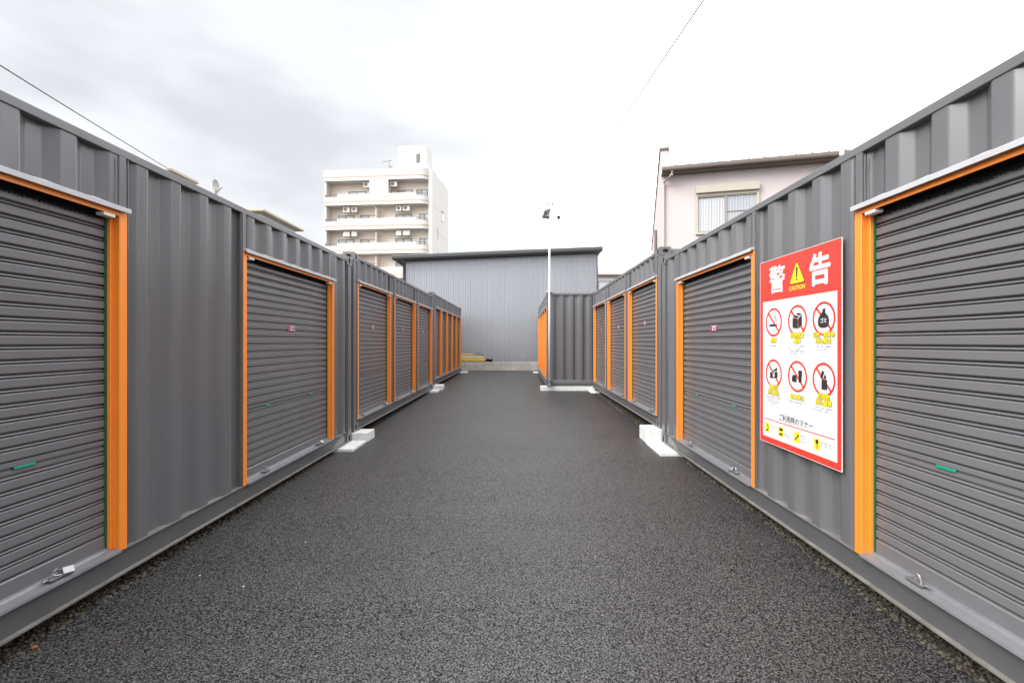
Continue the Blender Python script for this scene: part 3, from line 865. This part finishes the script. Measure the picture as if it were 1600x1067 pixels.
for k, s0 in enumerate((0.073, 0.268, 0.468, 0.690)):
    q = MB(); plate(q, s0, s0 + 0.066, CZ - 0.727, CZ - 0.650, 0.005, 0.0056)
    qo = q.build('manner_square', SIGNYEL, sign)
    ic = MB(); cx, cz = s0 + 0.033, CZ - 0.689
    if k == 0:
        for i in range(7):
            t0, t1 = -1.9 + i * 0.45, -1.9 + (i + 1) * 0.45
            bar(ic, cx - 0.008 + 0.024 * math.cos(t0), cz + 0.026 * math.sin(t0), cx - 0.008 + 0.024 * math.cos(t1), cz + 0.026 * math.sin(t1), 0.012, 0.006)
    elif k == 1:
        poly(ic, [(cx - 0.026, cz + 0.008), (cx + 0.024, cz + 0.008), (cx + 0.024, cz + 0.028), (cx - 0.018, cz + 0.028)], 0.006)
        poly(ic, [(cx - 0.022, cz - 0.026), (cx + 0.022, cz - 0.026), (cx + 0.022, cz - 0.010), (cx - 0.022, cz - 0.010)], 0.006)
    elif k == 2:
        bar(ic, cx - 0.022, cz - 0.024, cx + 0.02, cz + 0.02, 0.010, 0.006); bar(ic, cx + 0.006, cz + 0.024, cx + 0.024, cz + 0.008, 0.008, 0.006)
    else:
        bar(ic, cx, cz - 0.03, cx, cz + 0.006, 0.008, 0.006); bar(ic, cx - 0.014, cz + 0.018, cx + 0.014, cz + 0.018, 0.026, 0.006)
    ic.build('pictogram', SIGNINK, qo, recalc=False)
    fp = MB()
    for i, ln in enumerate(mann[k]):
        put_text(fp, ln, SF, s0 + 0.072, CZ - 0.668 - 0.019 * i, 0.0125, 0.0, 0.0056, align='LEFT')
    fp.build('fine_print', FINEINK, qo, recalc=False)
for s_, z_ in ((0.02, 0.03), (SW - 0.02, 0.03), (0.02, SZ1 - SZ0 - 0.03), (SW - 0.02, SZ1 - SZ0 - 0.03)):
    b_ = MB().tube([SF(s_, z_, 0.004), SF(s_, z_, 0.0065)], 0.006, 10)
    b_.build('bolt', SIGNRED, sign)

# ------------------------------------------------------------------ warehouse at the end of the lane
WY = 20.9
WX0, WX1 = -5.26, 3.56
SHEET = mat('galvanised cladding', (0.34, 0.35, 0.37), 0.36, metal=0.55, var=0.05, vscale=0.8, streak=True)
TRIM = mat('dark grey trim', (0.075, 0.077, 0.08), 0.45)
wh = empty('warehouse', ((WX0 + WX1) / 2, WY, gz(20)), 'grey ribbed metal warehouse with a sloping dark eave closing the end of the lane', 'warehouse')
wz = gz(20)
wx = (WX0 + WX1) / 2
def rib_sheet(x0, x1, pitch, d):
    n = round((x1 - x0) / pitch)
    p_ = (x1 - x0) / n
    pts = [(x0, 0)]
    for i in range(n):
        a_ = x0 + i * p_
        pts += [(a_ + p_ * 0.40, 0), (a_ + p_ * 0.47, -d), (a_ + p_ * 0.80, -d), (a_ + p_ * 0.87, 0)]
    pts.append((x1, 0))
    return pts
top = lambda x: 4.05 + 1.42 + (x - WX1) * 0.042 - wz   # underside of the roof
w_ = MB()
pts = rib_sheet(WX0 - wx, WX1 - wx, 0.112, 0.018)
vs = [(x, y, 0.2) for x, y in pts] + [(x, y, top(x + wx)) for x, y in pts]
n = len(pts)
w_.add(vs, [(i, i + 1, n + i + 1, n + i) for i in range(n - 1)])
w_.build('cladding', SHEET, wh)
sd = MB()
for x in (WX0 - wx, WX1 - wx):
    sd.add([(x, 0.01, 0), (x, 14, 0), (x, 14, top(x + wx)), (x, 0.01, top(x + wx))], [(0, 1, 2, 3)])
sd.add([(WX0 - wx, 14, 0), (WX1 - wx, 14, 0), (WX1 - wx, 14, top(WX1)), (WX0 - wx, 14, top(WX0))], [(0, 1, 2, 3)])
sd.build('side_cladding', SHEET, wh)
rfm = MB()
xa, xb = WX0 - 0.45 - wx, WX1 + 0.16 - wx
prof = [(-0.50, 0.02), (-0.56, 0.06), (-0.57, 0.17), (-0.53, 0.22), (14.3, 0.22), (14.3, 0.02)]
rfm.add([(x, y, top(x + wx) + z) for x in (xa, xb) for y, z in prof], [(i, (i + 1) % 6, 6 + (i + 1) % 6, 6 + i) for i in range(6)] + [tuple(range(6)), tuple(range(6, 12))])
rfm.build('roof', TRIM, wh)
MB().tube([(xa + 0.25, -0.35, top(WX0) - 0.02), (WX0 - wx - 0.05, -0.10, top(WX0) - 0.18), (WX0 - wx - 0.05, -0.10, 0.1)], 0.04, 10).build('downpipe', TRIM, wh)
for x in (WX0 - wx, WX1 - wx):
    MB().box(x - 0.03, x + 0.03, -0.032, 0.03, 0.2, top(x + wx) - 0.004).build('corner_trim', TRIM, wh)

# low block wall in front of it
BLK = bpy.data.materials.new('concrete block wall')
BLK.use_nodes = True
t = BLK.node_tree
bb = t.nodes['Principled BSDF']; bb.inputs['Roughness'].default_value = 0.9
co = t.nodes.new('ShaderNodeTexCoord'); br_ = t.nodes.new('ShaderNodeTexBrick')
mpn = t.nodes.new('ShaderNodeMapping'); mpn.inputs['Rotation'].default_value = (R(90), 0, 0)
t.links.new(co.outputs['Object'], mpn.inputs[0]); t.links.new(mpn.outputs[0], br_.inputs['Vector'])
br_.inputs['Scale'].default_value = 1.0; br_.inputs['Brick Width'].default_value = 0.4; br_.inputs['Row Height'].default_value = 0.2; br_.inputs['Mortar Size'].default_value = 0.006
br_.offset = 0.0
br_.inputs['Color1'].default_value = (0.44, 0.42, 0.38, 1); br_.inputs['Color2'].default_value = (0.38, 0.365, 0.33, 1); br_.inputs['Mortar'].default_value = (0.27, 0.26, 0.24, 1)
nz = t.nodes.new('ShaderNodeTexNoise'); nz.inputs['Scale'].default_value = 6; nz.inputs['Detail'].default_value = 6
t.links.new(co.outputs['Object'], nz.inputs['Vector'])
mr = t.nodes.new('ShaderNodeMapRange'); mr.inputs[3].default_value = 0.7; mr.inputs[4].default_value = 1.25
t.links.new(nz.outputs['Fac'], mr.inputs[0])
mu = t.nodes.new('ShaderNodeMix'); mu.data_type = 'RGBA'; mu.blend_type = 'MULTIPLY'; mu.inputs[0].default_value = 1
t.links.new(br_.outputs[0], mu.inputs[6]); t.links.new(mr.outputs[0], mu.inputs[7]); t.links.new(mu.outputs[2], bb.inputs['Base Color'])
lw = MB().box(-6, 6, 0, 0.12, -0.1, 0.38, 0.006)
lw = lw.build('block_wall', BLK); lw.location = (-0.8, 19.85, gz(20))
tag(lw, 'low weathered concrete block wall at the foot of the grey warehouse', 'wall')

# yellow bars resting on the ledge behind the block wall
YEL = mat('worn yellow paint', (0.72, 0.44, 0.06), 0.5, var=0.2, vscale=8)
CREAM = mat('cream board', (0.72, 0.60, 0.32), 0.5, var=0.1, vscale=8)
pz = gz(20) + 0.385
def plank(name, x0, x1, y, z, h0, h1, w, m, label):
    mb = MB().add([(x0, y - w / 2, z), (x1, y - w / 3, z + (h0 - h1) * 0.15), (x1, y + w / 3, z + (h0 - h1) * 0.15), (x0, y + w / 2, z),
                   (x0, y - w / 2, z + h0), (x1, y - w / 3, z + (h0 - h1) * 0.15 + h1), (x1, y + w / 3, z + (h0 - h1) * 0.15 + h1), (x0, y + w / 2, z + h0)],
                  [(0, 1, 2, 3), (4, 5, 6, 7), (0, 1, 5, 4), (1, 2, 6, 5), (2, 3, 7, 6), (3, 0, 4, 7)])
    return tag(mb.build(name, m), label, 'plank', 'yellow planks piled on the low wall')
plank('rubber_mat', -4.2, -1.50, 19.92, pz - 0.004, 0.03, 0.03, 0.12, BLACK, 'flat black mat lying under the yellow planks on the low wall')['category'] = 'mat'
plank('plank', -4.2, -1.46, 19.92, pz + 0.028, 0.13, 0.10, 0.13, YEL, 'lower yellow plank of the pile on the low block wall')
plank('plank', -4.2, -1.52, 19.93, pz + 0.163, 0.12, 0.05, 0.12, CREAM, 'cream topped plank in the middle of the pile on the block wall')
plank('plank', -4.2, -1.9, 19.96, pz + 0.288, 0.11, 0.03, 0.10, YEL, 'short yellow plank on top of the pile by the warehouse')
cb = MB()
cb.tube([(-1.48, 19.92, pz + 0.06), (-1.40, 19.90, pz + 0.075), (-1.33, 19.92, pz + 0.05), (-1.27, 19.93, pz + 0.06), (-1.21, 19.92, pz + 0.04)], [0.07, 0.05, 0.075, 0.04, 0.055], 8)
cb.tube([(-1.215, 19.92, pz), (-1.2, 19.92, pz + 0.15)], 0.02, 6)
cb.tube([(-1.35, 19.92, pz + 0.02), (-1.26, 19.89, pz + 0.02), (-1.2, 19.92, pz + 0.02)], 0.03, 6)
cb.tube([(-2.15, 19.96, pz + 0.30), (-1.95, 19.96, pz + 0.35), (-1.75, 19.95, pz + 0.36), (-1.6, 19.95, pz + 0.28), (-1.5, 19.95, pz + 0.15)], 0.014, 6)
tag(cb.build('strap', BLACK), 'tangled black strap hanging round the end of the yellow planks', 'strap')

# ------------------------------------------------------------------ floodlight and camera pole
POLEW = mat('white pole paint', (0.74, 0.77, 0.80), 0.35)
LAMPG = mat('lamp grey', (0.10, 0.10, 0.105), 0.45)
GLASSG = mat('lamp lens', (0.30, 0.30, 0.31), 0.15)
pole = empty('floodlight_pole', (0.815, 12.5, 0.187), 'tall white pole with floodlights and a camera before the jutting container', 'pole')
MB().tube([(0, 0, 0), (0, 0, 4.76)], [0.027, 0.025], 14).build('shaft', POLEW, pole, smooth=True)
MB().tube([(0, 0, 4.76), (0.04, 0, 4.82), (0.04, 0, 5.06)], 0.012, 8).build('upper_mast', POLEW, pole)
MB().tube([(0, 0, 0), (0, 0, 0.05)], 0.07, 16).build('base_flange', STEEL, pole)
for z in (0.14, 2.62):
    cm = MB()
    cm.tube([(0, 0, z - 0.035), (0, 0, z + 0.035)], 0.042, 14)
    cm.box(-0.05, 0.05, 0.02, 0.17, z - 0.03, z + 0.03)
    cm.build('clamp', mat('pale yellow clamp', (0.60, 0.58, 0.42), 0.5) if z > 1 else STEEL, pole)
def flood(rx, rz, loc, s_, ry):
    f_ = MB().box(-0.12 * s_, 0.12 * s_, -0.025, 0.025, -0.10 * s_, 0.10 * s_, 0.012)
    for k in range(7 if s_ > 0.8 else 0):
        f_.box(-0.10 * s_, 0.10 * s_, 0.025, 0.04, -0.08 * s_ + k * 0.026 * s_, -0.074 * s_ + k * 0.026 * s_)
    o = f_.build('floodlight', LAMPG, pole)
    o.location = loc; o.rotation_euler = (R(rx), R(ry), R(rz))
    q = MB().box(-0.10 * s_, 0.10 * s_, -0.029, -0.025, -0.08 * s_, 0.08 * s_); q.build('lens', GLASSG, o)
    y_ = MB().tube([(-0.125 * s_, 0, 0), (-0.125 * s_, 0.07, 0), (0.125 * s_, 0.07, 0), (0.125 * s_, 0, 0)], 0.008, 6); y_.build('yoke', LAMPG, o)
flood(50, 38, (-0.07, -0.06, 4.77), 0.85, -26)
flood(83, 4, (-0.10, -0.02, 4.655), 0.75, 6)
MB().tube([(0, 0, 4.55), (0.26, 0, 4.55), (0.26, 0, 4.58)], 0.012, 8).build('camera_arm', POLEW, pole)
cm = MB()
cm.tube([(0.255, 0, 4.68), (0.255, 0, 4.655), (0.255, 0, 4.65), (0.255, 0, 4.61), (0.255, 0, 4.59)], [0.045, 0.052, 0.042, 0.036, 0.018], 14)
cm.build('security_camera', mat('dark camera', (0.03, 0.03, 0.032), 0.3), pole, smooth=True)
an = MB()
an.tube([(-0.02, 0, 4.98), (-0.02, 0, 5.05)], 0.016, 8); an.tube([(0.09, 0, 4.97), (0.09, 0, 5.04)], 0.022, 8); an.tube([(-0.03, 0, 4.97), (0.1, 0, 4.97)], 0.008, 6)
an.build('sensor', mat('sensor grey', (0.22, 0.22, 0.22), 0.5), pole)

# ------------------------------------------------------------------ apartment block behind
APW = mat('white render', (0.60, 0.58, 0.55), 0.75, var=0.03, vscale=0.6, streak=True)
APC = mat('cream balcony wall', (0.76, 0.68, 0.60), 0.8, var=0.05, vscale=0.7)
APP = mat('pink band', (0.62, 0.43, 0.34), 0.8)
FRAME = mat('window frame dark', (0.13, 0.12, 0.11), 0.5)
PANE = mat('window glass', (0.36, 0.38, 0.39), 0.12, var=0.35, vscale=0.9)
ACW = mat('air conditioner white', (0.66, 0.64, 0.60), 0.5)
AH = gz(20)
ap = empty('apartment_block', (-10.45, 53.5, AH), 'white six storey apartment block with rounded balconies rising behind the warehouse', 'building', rz=R(-5))
U = [20.65 - AH - 2.92 * k for k in range(7)]
AX0 = -13.1
TOPZ = 21.95 - AH
ab = MB()
ab.box(AX0, 0, 1.25, 8.3, 0, TOPZ - 0.05)
ab.box(AX0, AX0 + 0.25, 0.1, 1.25, 0, TOPZ - 0.06)
ab.box(-0.45, 0, 0.55, 1.25, 0, TOPZ - 0.07)
ab.build('wall', APW, ap)
MB().box(AX0 + 0.25, -0.45, 1.22, 1.252, 0, TOPZ - 0.3).build('balcony_back_wall', APC, ap)
def plan(x0, x1, y0, y1, r, n=8):
    """footprint with a rounded front right corner"""
    pts = [(x0, y1), (x0, y0), (x1 - r, y0)]
    pts += [(x1 - r + r * math.sin(math.pi / 2 * k / n), y0 + r - r * math.cos(math.pi / 2 * k / n)) for k in range(1, n + 1)]
    pts.append((x1, y1))
    return pts
def band(mb, pl, z0, z1):
    mb.prism(pl, lambda p, t: (p[0], p[1], t), z0, z1)
tp = MB()
band(tp, plan(AX0 - 0.02, -0.35, -0.02, 1.24, 1.0), U[0], TOPZ)
tp.build('roof_parapet', APW, ap)
ln = MB(); band(ln, plan(AX0 - 0.05, -0.32, -0.05, 1.0, 1.0), U[0] + 0.40, U[0] + 0.53); ln.build('parapet_band', APP, ap)
for k in range(1, 7):
    z = U[k]
    bc = MB()
    band(bc, plan(AX0, -0.35, 0.0, 1.21, 1.0), z, z + 0.18)
    # parapet shell: front wall as a thin curved strip, lower at both ends
    front = plan(AX0, -0.35, 0.0, 1.21, 1.0)
    def strip(pl, z0, z1, th=0.12):
        outer = [Vector((p[0], p[1], 0)) for p in pl]
        inner = []
        for i, p in enumerate(outer):
            t_v = (outer[min(i + 1, len(outer) - 1)] - outer[max(i - 1, 0)]).normalized()
            nv = Vector((-t_v.y, t_v.x, 0))
            inner.append(p + nv * th)
        m = len(outer)
        vs = [(p.x, p.y, z0) for p in outer] + [(p.x, p.y, z1) for p in outer] + [(p.x, p.y, z0) for p in inner] + [(p.x, p.y, z1) for p in inner]
        fs = []
        for i in range(m - 1):
            fs += [(i, i + 1, m + i + 1, m + i), (2 * m + i, 2 * m + i + 1, 3 * m + i + 1, 3 * m + i), (m + i, m + i + 1, 3 * m + i + 1, 3 * m + i)]
        fs += [(0, m, 3 * m, 2 * m), (m - 1, 2 * m - 1, 4 * m - 1, 3 * m - 1)]
        bc.add(vs, fs)
    strip([(AX0, 0.0), (-11.45, 0.0)], z + 0.181, z + 1.0)
    strip([(-11.45, 0.0), (-1.75, 0.0)], z + 0.181, z + 1.30)
    strip([(-1.75, 0.0)] + front[2:-1], z + 0.181, z + 1.0)
    bo = bc.build('balcony', APW, ap)
    ln = MB(); band(ln, plan(AX0 - 0.03, -0.32, -0.03, 0.9, 1.0), z + 0.38, z + 0.52); ln.build('balcony_band', APP, bo)
    rl = MB()
    rp = [(-1.75, 0.06)] + [(x - 0.06, y + 0.06) for x, y in front[2:-1]]
    for zz in (1.06, 1.30):
        rl.tube([(x, y, z + zz) for x, y in rp], 0.03, 6)
        rl.tube([(AX0 + 0.1, 0.06, z + zz), (-11.5, 0.06, z + zz)], 0.03, 6)
    for x in (AX0 + 0.15, -12.3, -11.5):
        rl.tube([(x, 0.06, z + 0.95), (x, 0.06, z + 1.3)], 0.03, 6)
    for x, y in (rp[0], rp[1], rp[5], rp[-1]):
        rl.tube([(x, y, z + 0.95), (x, y, z + 1.3)], 0.03, 6)
    rl.build('railing', FRAME, bo)
    dv = MB().box(-6.75, -6.68, 0.13, 1.215, z + 0.19, z + 2.6); dv.build('divider', APC, bo)
cw = MB().box(-7.45, -5.15, 0.0, 1.2, U[1] + 1.302, U[0] - 0.002); cw.build('middle_wall', APW, ap)
def win(x0, x1, z0, z1, y=1.2, dx=0.0):
    f_ = MB()
    w = 0.07
    f_.box(x0, x1, y - 0.05, y + 0.019, z1 - w, z1); f_.box(x0, x1, y - 0.05, y + 0.019, z0, z0 + w)
    f_.box(x0, x0 + w, y - 0.05, y + 0.019, z0 + w, z1 - w); f_.box(x1 - w, x1, y - 0.05, y + 0.019, z0 + w, z1 - w)
    xm = (x0 + x1) / 2
    f_.box(xm - w / 2, xm + w / 2, y - 0.05, y + 0.019, z0 + w, z1 - w)
    o = f_.build('window', FRAME, ap)
    MB().box(x0 + w, xm - w / 2, y - 0.01, y + 0.015, z0 + w, z1 - w).build('pane', PANE, o)
    MB().box(xm + w / 2, x1 - w, y - 0.01, y + 0.015, z0 + w, z1 - w).build('pane', mat('window glass pale', (0.52, 0.52, 0.50), 0.15, var=0.2, vscale=0.8), o)
for k in range(6):
    z1 = U[k] - 0.92
    z0 = U[k + 1] + 0.2
    xs = [(-10.6, -8.4), (-4.5, -2.6), (-2.1, -0.75)] if k == 0 else [(-11.9, -9.9), (-9.1, -7.05), (-4.7, -2.7), (-1.75, -0.5)]
    for a_, b_ in xs:
        win(a_, b_, z0, z1)
    acs = [(-8.35, 0), (-5.05, 0)] if k == 0 else [(-10.9, 0), (-9.85, 1), (-4.35, 1), (-3.5, 0)]
    for x, q in acs:
        o = MB().box(x, x + (0.82 if not q else 0.65), 0.35, 0.68, U[k] - 0.72, U[k] - 0.08, 0.03)
        oo = o.build('air_conditioner', ACW, ap)
        MB().tube([(x + 0.30, 0.352, U[k] - 0.40), (x + 0.30, 0.335, U[k] - 0.40)], 0.22, 16).build('fan_grille', FRAME if k < 2 else ACW, oo)
# penthouse and roof gear
ph = MB().box(-4.45, -0.95, 1.4, 3.9, TOPZ - 0.06, TOPZ + 3.2); pho = ph.build('penthouse', APW, ap)
MB().box(-4.5, -0.9, 1.35, 3.95, TOPZ + 0.28, TOPZ + 0.36).build('penthouse_band', APP, pho)
MB().box(-2.2, -1.72, 1.38, 1.45, TOPZ + 1.1, TOPZ + 2.2).build('penthouse_window', FRAME, pho)
# side windows
for y0_, y1_, z0_, z1_ in ((4.9, 6.0, 16.9, 18.3), (3.0, 3.3, 14.2, 15.5), (3.0, 3.3, 11.3, 12.6)):
    o = MB().box(-0.02, 0.015, y0_, y1_, z0_ - AH, z1_ - AH).build('side_window', FRAME, ap)
    MB().box(0.0, 0.02, y0_ + 0.1, y1_ - 0.1, z0_ - AH + 0.1, z1_ - AH - 0.35).build('pane', PANE, o)
for k in range(1, 6):
    MB().box(-0.005, 0.012, 1.3, 8.25, U[k] + 0.1, U[k] + 0.14).build('side_joint', APP, ap)
for k, (x, y, h) in enumerate(((-5.6, 3.0, 1.9),)):
    anr = empty('roof_antenna', (-10.45 - 5.9 * math.cos(R(5)), 57.0, AH + TOPZ - 0.05), 'thin television antenna on the flat roof of the white apartment block', 'antenna')
    AG = mat('antenna grey', (0.18, 0.185, 0.19), 0.5)
    MB().tube([(0, 0, 0), (0, 0, 2.3)], 0.03, 6).build('mast', AG, anr)
    e_ = MB()
    e_.tube([(-0.9, 0, 2.0), (0.3, 0, 2.2)], 0.025, 6)
    for q in range(5):
        e_.tube([(-0.8 + 0.24 * q, -0.3, 2.02 + 0.04 * q), (-0.8 + 0.24 * q, 0.3, 2.02 + 0.04 * q)], 0.02, 5)
    e_.tube([(-0.3, 0, 1.1), (0.4, 0, 1.5)], 0.03, 6); e_.tube([(0.05, -0.3, 1.6), (0.3, 0.3, 1.2)], 0.03, 6); e_.tube([(-0.15, 0, 1.5), (0.35, 0, 1.05)], 0.025, 6)
    e_.build('aerial_element', AG, anr)

# ------------------------------------------------------------------ pink house on the right
HP = mat('pale pink render', (0.51, 0.452, 0.443), 0.85, var=0.03, vscale=1.0, bump=0.2, bscale=60, bdist=0.003)
HBR = mat('brown gutter', (0.135, 0.105, 0.092), 0.45, var=0.08)
HTAN = mat('tan shutter box', (0.42, 0.38, 0.31), 0.5)
HROOF = mat('brown metal roof', (0.17, 0.14, 0.125), 0.5)
hz = gz(16)
hs = empty('pink_house', (4.82, 15.5, hz), 'pale pink two storey house with brown gutter and curtained window on the right', 'house', rz=R(-13.9))
# local: x along the wall to the right (nearer), y back, z up
EV = 5.78 + 1.42 - hz            # eave height
hb = MB()
WL, WD = 9.5, 7.0
wallp = [(0, 0), (WD, 0), (WD, EV - 1.85), (0.0, EV)]
hb.prism(wallp, lambda p, t: (t, p[0], p[1]), 0.0, WL)
hb.build('wall', HP, hs)
fin = MB()
fin.prism([(0.02, 0), (WD, 0), (WD, EV - 1.3), (0.02, EV + 0.74)], lambda p, t: (t, p[0], p[1]), -0.02, 0.22)
fin.build('gable_wall', HP, hs)
cpm = MB(); cpm.prism([(-0.02, EV + 0.742), (WD + 0.05, EV - 1.31), (WD + 0.05, EV - 1.22), (-0.02, EV + 0.82)], lambda p, t: (t, p[0], p[1]), -0.06, 0.26); cpm.build('coping', HBR, hs)
ro = MB()
ro.prism([(-0.35, EV - 0.02), (WD, EV - 1.83), (WD, EV - 1.75), (-0.35, EV + 0.06)], lambda p, t: (t, p[0], p[1]), 0.223, WL + 0.3)
roof = ro.build('roof', HROOF, hs)
for q in range(21):
    x = 0.4 + q * 0.45
    ro2 = MB().prism([(-0.36, EV + 0.06), (WD, EV - 1.749), (WD, EV - 1.71), (-0.36, EV + 0.10)], lambda p, t: (t, p[0], p[1]), x, x + 0.03)
    ro2.build('roof_seam', HROOF, roof)
gt = MB()
gt.prism(fillet([(-0.35, EV - 0.0), (-0.47, EV - 0.0), (-0.47, EV - 0.10), (-0.44, EV - 0.14), (-0.37, EV - 0.14), (-0.35, EV - 0.10)], 0.02, 2), lambda p, t: (t, p[0], p[1]), 0.0, WL + 0.3)
gt.box(0.0, WL + 0.3, -0.345, -0.32, EV - 0.16, EV - 0.03)
gt.box(0.0, WL + 0.3, -0.32, -0.002, EV - 0.16, EV - 0.145)
gto = gt.build('gutter', HBR, hs)
MB().box(5.15, 5.27, -0.475, -0.352, EV - 0.135, EV + 0.0).build('gutter_joint', WHITEP, gto)
HPIPE = mat('beige downpipe', (0.46, 0.40, 0.35), 0.5)
MB().tube([(0.32, -0.40, EV - 0.14), (0.32, -0.40, EV - 0.25), (0.07, -0.06, EV - 0.42), (0.07, -0.06, 0.1)], 0.045, 10).build('downpipe', HPIPE, hs)
MB().tube([(-0.08, 2.2, EV - 1.45), (-0.08, 2.2, 0.1)], 0.05, 8).build('side_downpipe', HBR, hs)
# window
wx0, wx1 = 1.10, 3.03
wz1, wz0 = EV - 0.62, EV - 2.15
fr_ = MB()
fr_.box(wx0, wx1, -0.16, -0.001, wz1 - 0.24, wz1, 0.01)
fr_.box(wx0, wx0 + 0.07, -0.07, -0.001, wz0, wz1 - 0.241); fr_.box(wx1 - 0.07, wx1, -0.07, -0.001, wz0, wz1 - 0.241)
fr_.box(wx0, wx1, -0.09, -0.001, wz0 - 0.06, wz0)
fr_.box(wx0 + 0.07, wx1 - 0.07, -0.07, -0.001, wz1 - 0.33, wz1 - 0.241)
fro = fr_.build('window', HTAN, hs)
SASH = mat('grey sash', (0.26, 0.24, 0.22), 0.45)
sh = MB()
xm = (wx0 + wx1) / 2 - 0.04
sh.box(xm - 0.04, xm + 0.04, -0.05, -0.01, wz0, wz1 - 0.33); sh.box(xm + 0.04, wx1 - 0.07, -0.04, -0.01, wz1 - 0.88, wz1 - 0.85)
sh.box(wx0 + 0.07, wx1 - 0.07, -0.05, -0.01, wz1 - 0.365, wz1 - 0.33)
sh.box(wx0 + 0.07, xm - 0.04, -0.05, -0.01, wz0, wz0 + 0.05)
sh.build('sash', SASH, fro)
def curtain(x0, x1, z0, z1, m, amp=0.012):
    c_ = MB()
    n = int((x1 - x0) / 0.012)
    pts = [(x0 + (x1 - x0) * i / n, -0.012 + amp * (math.sin(i * 0.9) * 0.5 + mnoise.noise((i * 0.21, x0, 0)) - 0.6) * 0.5) for i in range(n + 1)]
    c_.prism(pts, lambda p, t: (p[0], min(p[1], -0.003), t), z0, z1, closed=False)
    return c_.build('curtain', m, fro, smooth=True)
curtain(wx0 + 0.072, xm - 0.04, wz0 + 0.05, wz1 - 0.42, mat('white lace curtain', (0.43, 0.44, 0.45), 0.8), 0.035)
curtain(xm + 0.04, wx1 - 0.072, wz0 + 0.01, wz1 - 0.365, mat('grey lace curtain', (0.34, 0.36, 0.38), 0.8), 0.02)

# white house beyond the warehouse, right
wh2 = empty('white_house', (10, 35, AH), 'white house with brown roof edge behind the right end of the warehouse', 'house')
MB().box(-5.2, 6, 0, 8, 0, 6.45 - AH).build('wall', APW, wh2)
MB().box(-5.3, 6.1, 0.9, 8.1, 6.45 - AH, 7.3 - AH).build('upper_wall', APW, wh2)
MB().box(-5.35, 6.2, -0.3, 0.9, 6.452 - AH, 6.58 - AH).build('roof_edge', HBR, wh2)
o = MB().box(-4.0, -2.6, -0.03, 0.01, 5.2 - AH, 6.1 - AH).build('window', FRAME, wh2)
MB().box(-3.92, -2.68, -0.04, -0.031, 5.28 - AH, 6.02 - AH).build('pane', PANE, o)

# beige houses on the left, behind the left row
BEI = mat('beige roof edge', (0.44, 0.39, 0.29), 0.6, var=0.06)
def left_house(X, y0, y1, ztop, label, depth=7, wallm=APW, ov=0.25):
    h_ = empty('beige_house', (-X, y0, gz(y0)), label, 'house', 'houses behind the left row')
    zt = ztop - gz(y0)
    w__ = MB()
    w__.box(-depth, 0 - ov, ov, y1 - y0 - ov, 0, zt - 0.09)
    w__.build('wall', wallm, h_)
    e_ = MB().box(-depth - ov, 0, 0, y1 - y0, zt - 0.09, zt - 0.0, 0.02)
    e_.build('roof_edge', BEI, h_)
    o_ = MB().box(-depth + 1, -depth + 2.6, ov - 0.04, ov + 0.01, zt - 2.2, zt - 1.1).build('window', FRAME, h_)
    MB().box(-depth + 1.08, -depth + 2.52, ov - 0.05, ov - 0.041, zt - 2.12, zt - 1.18).build('pane', PANE, o_)
    return h_
left_house(9.20, 12.0, 13.06, 6.02, 'flat beige roof edge showing behind the left row, nearest the cable')
left_house(8.85, 15.75, 18.7, 6.03, 'white walled house with beige flat eave behind the left row, beyond the dish')
dish = empty('satellite_dish', (-9.38, 14.0, gz(14)), 'white satellite dish on a mast behind the left row of containers', 'dish')
MB().tube([(0.05, 0, 0), (0.05, 0, 6.0)], 0.03, 8).build('mast', STEEL, dish)
dm = MB()
rings = []
for i in range(5):
    rr = 0.23 * i / 4
    rings.append([(0.0 - 0.10 * (1 - (i / 4) ** 2) * 1.0 + 0.03, rr * 0.75 * math.cos(2 * math.pi * k / 18), 6.1 + rr * math.sin(2 * math.pi * k / 18)) for k in range(18)])
dm.add([p for r_ in rings for p in r_], [(i * 18 + k, i * 18 + (k + 1) % 18, (i + 1) * 18 + (k + 1) % 18, (i + 1) * 18 + k) for i in range(4) for k in range(18)])
do = dm.build('reflector', APW, dish, smooth=True)
do.rotation_euler = (0, 0, R(-2))
MB().tube([(0.03, 0, 5.9), (0.30, -0.1, 6.05)], 0.012, 6).build('feed_arm', STEEL, dish)

# overhead cables
CAB = mat('dark green cable', (0.03, 0.05, 0.045), 0.6)
CAB2 = mat('grey cable', (0.16, 0.165, 0.17), 0.6)
def cable(name, a, b, r, m, label, sag=0.08, n=24):
    a = Vector(a); b = Vector(b)
    mb = MB().tube([a.lerp(b, i / n) - Vector((0, 0, sag * 4 * (i / n) * (1 - i / n))) for i in range(n + 1)], r, 6)
    return tag(mb.build(name, m), label, 'cable')
A_ = Vector((-6.85, 6.0, 5.10)); B_ = Vector((-9.25, 12.0, 5.97))
cable('overhead_cable', A_ + (A_ - B_) * 0.9, B_ + (B_ - A_) * 0.03, 0.0085, CAB, 'dark overhead cable slanting down to the beige roof on the left', 0.04)
A2 = Vector((3.2, 8.0, 7.43)); B2 = Vector((2.49, 15.0, 7.52))
cable('overhead_cable', A2 + (A2 - B2) * 1.2, B2 + (B2 - A2) * 5.0, 0.015, CAB2, 'thin pale overhead wire crossing the white sky on the right', 0.1)
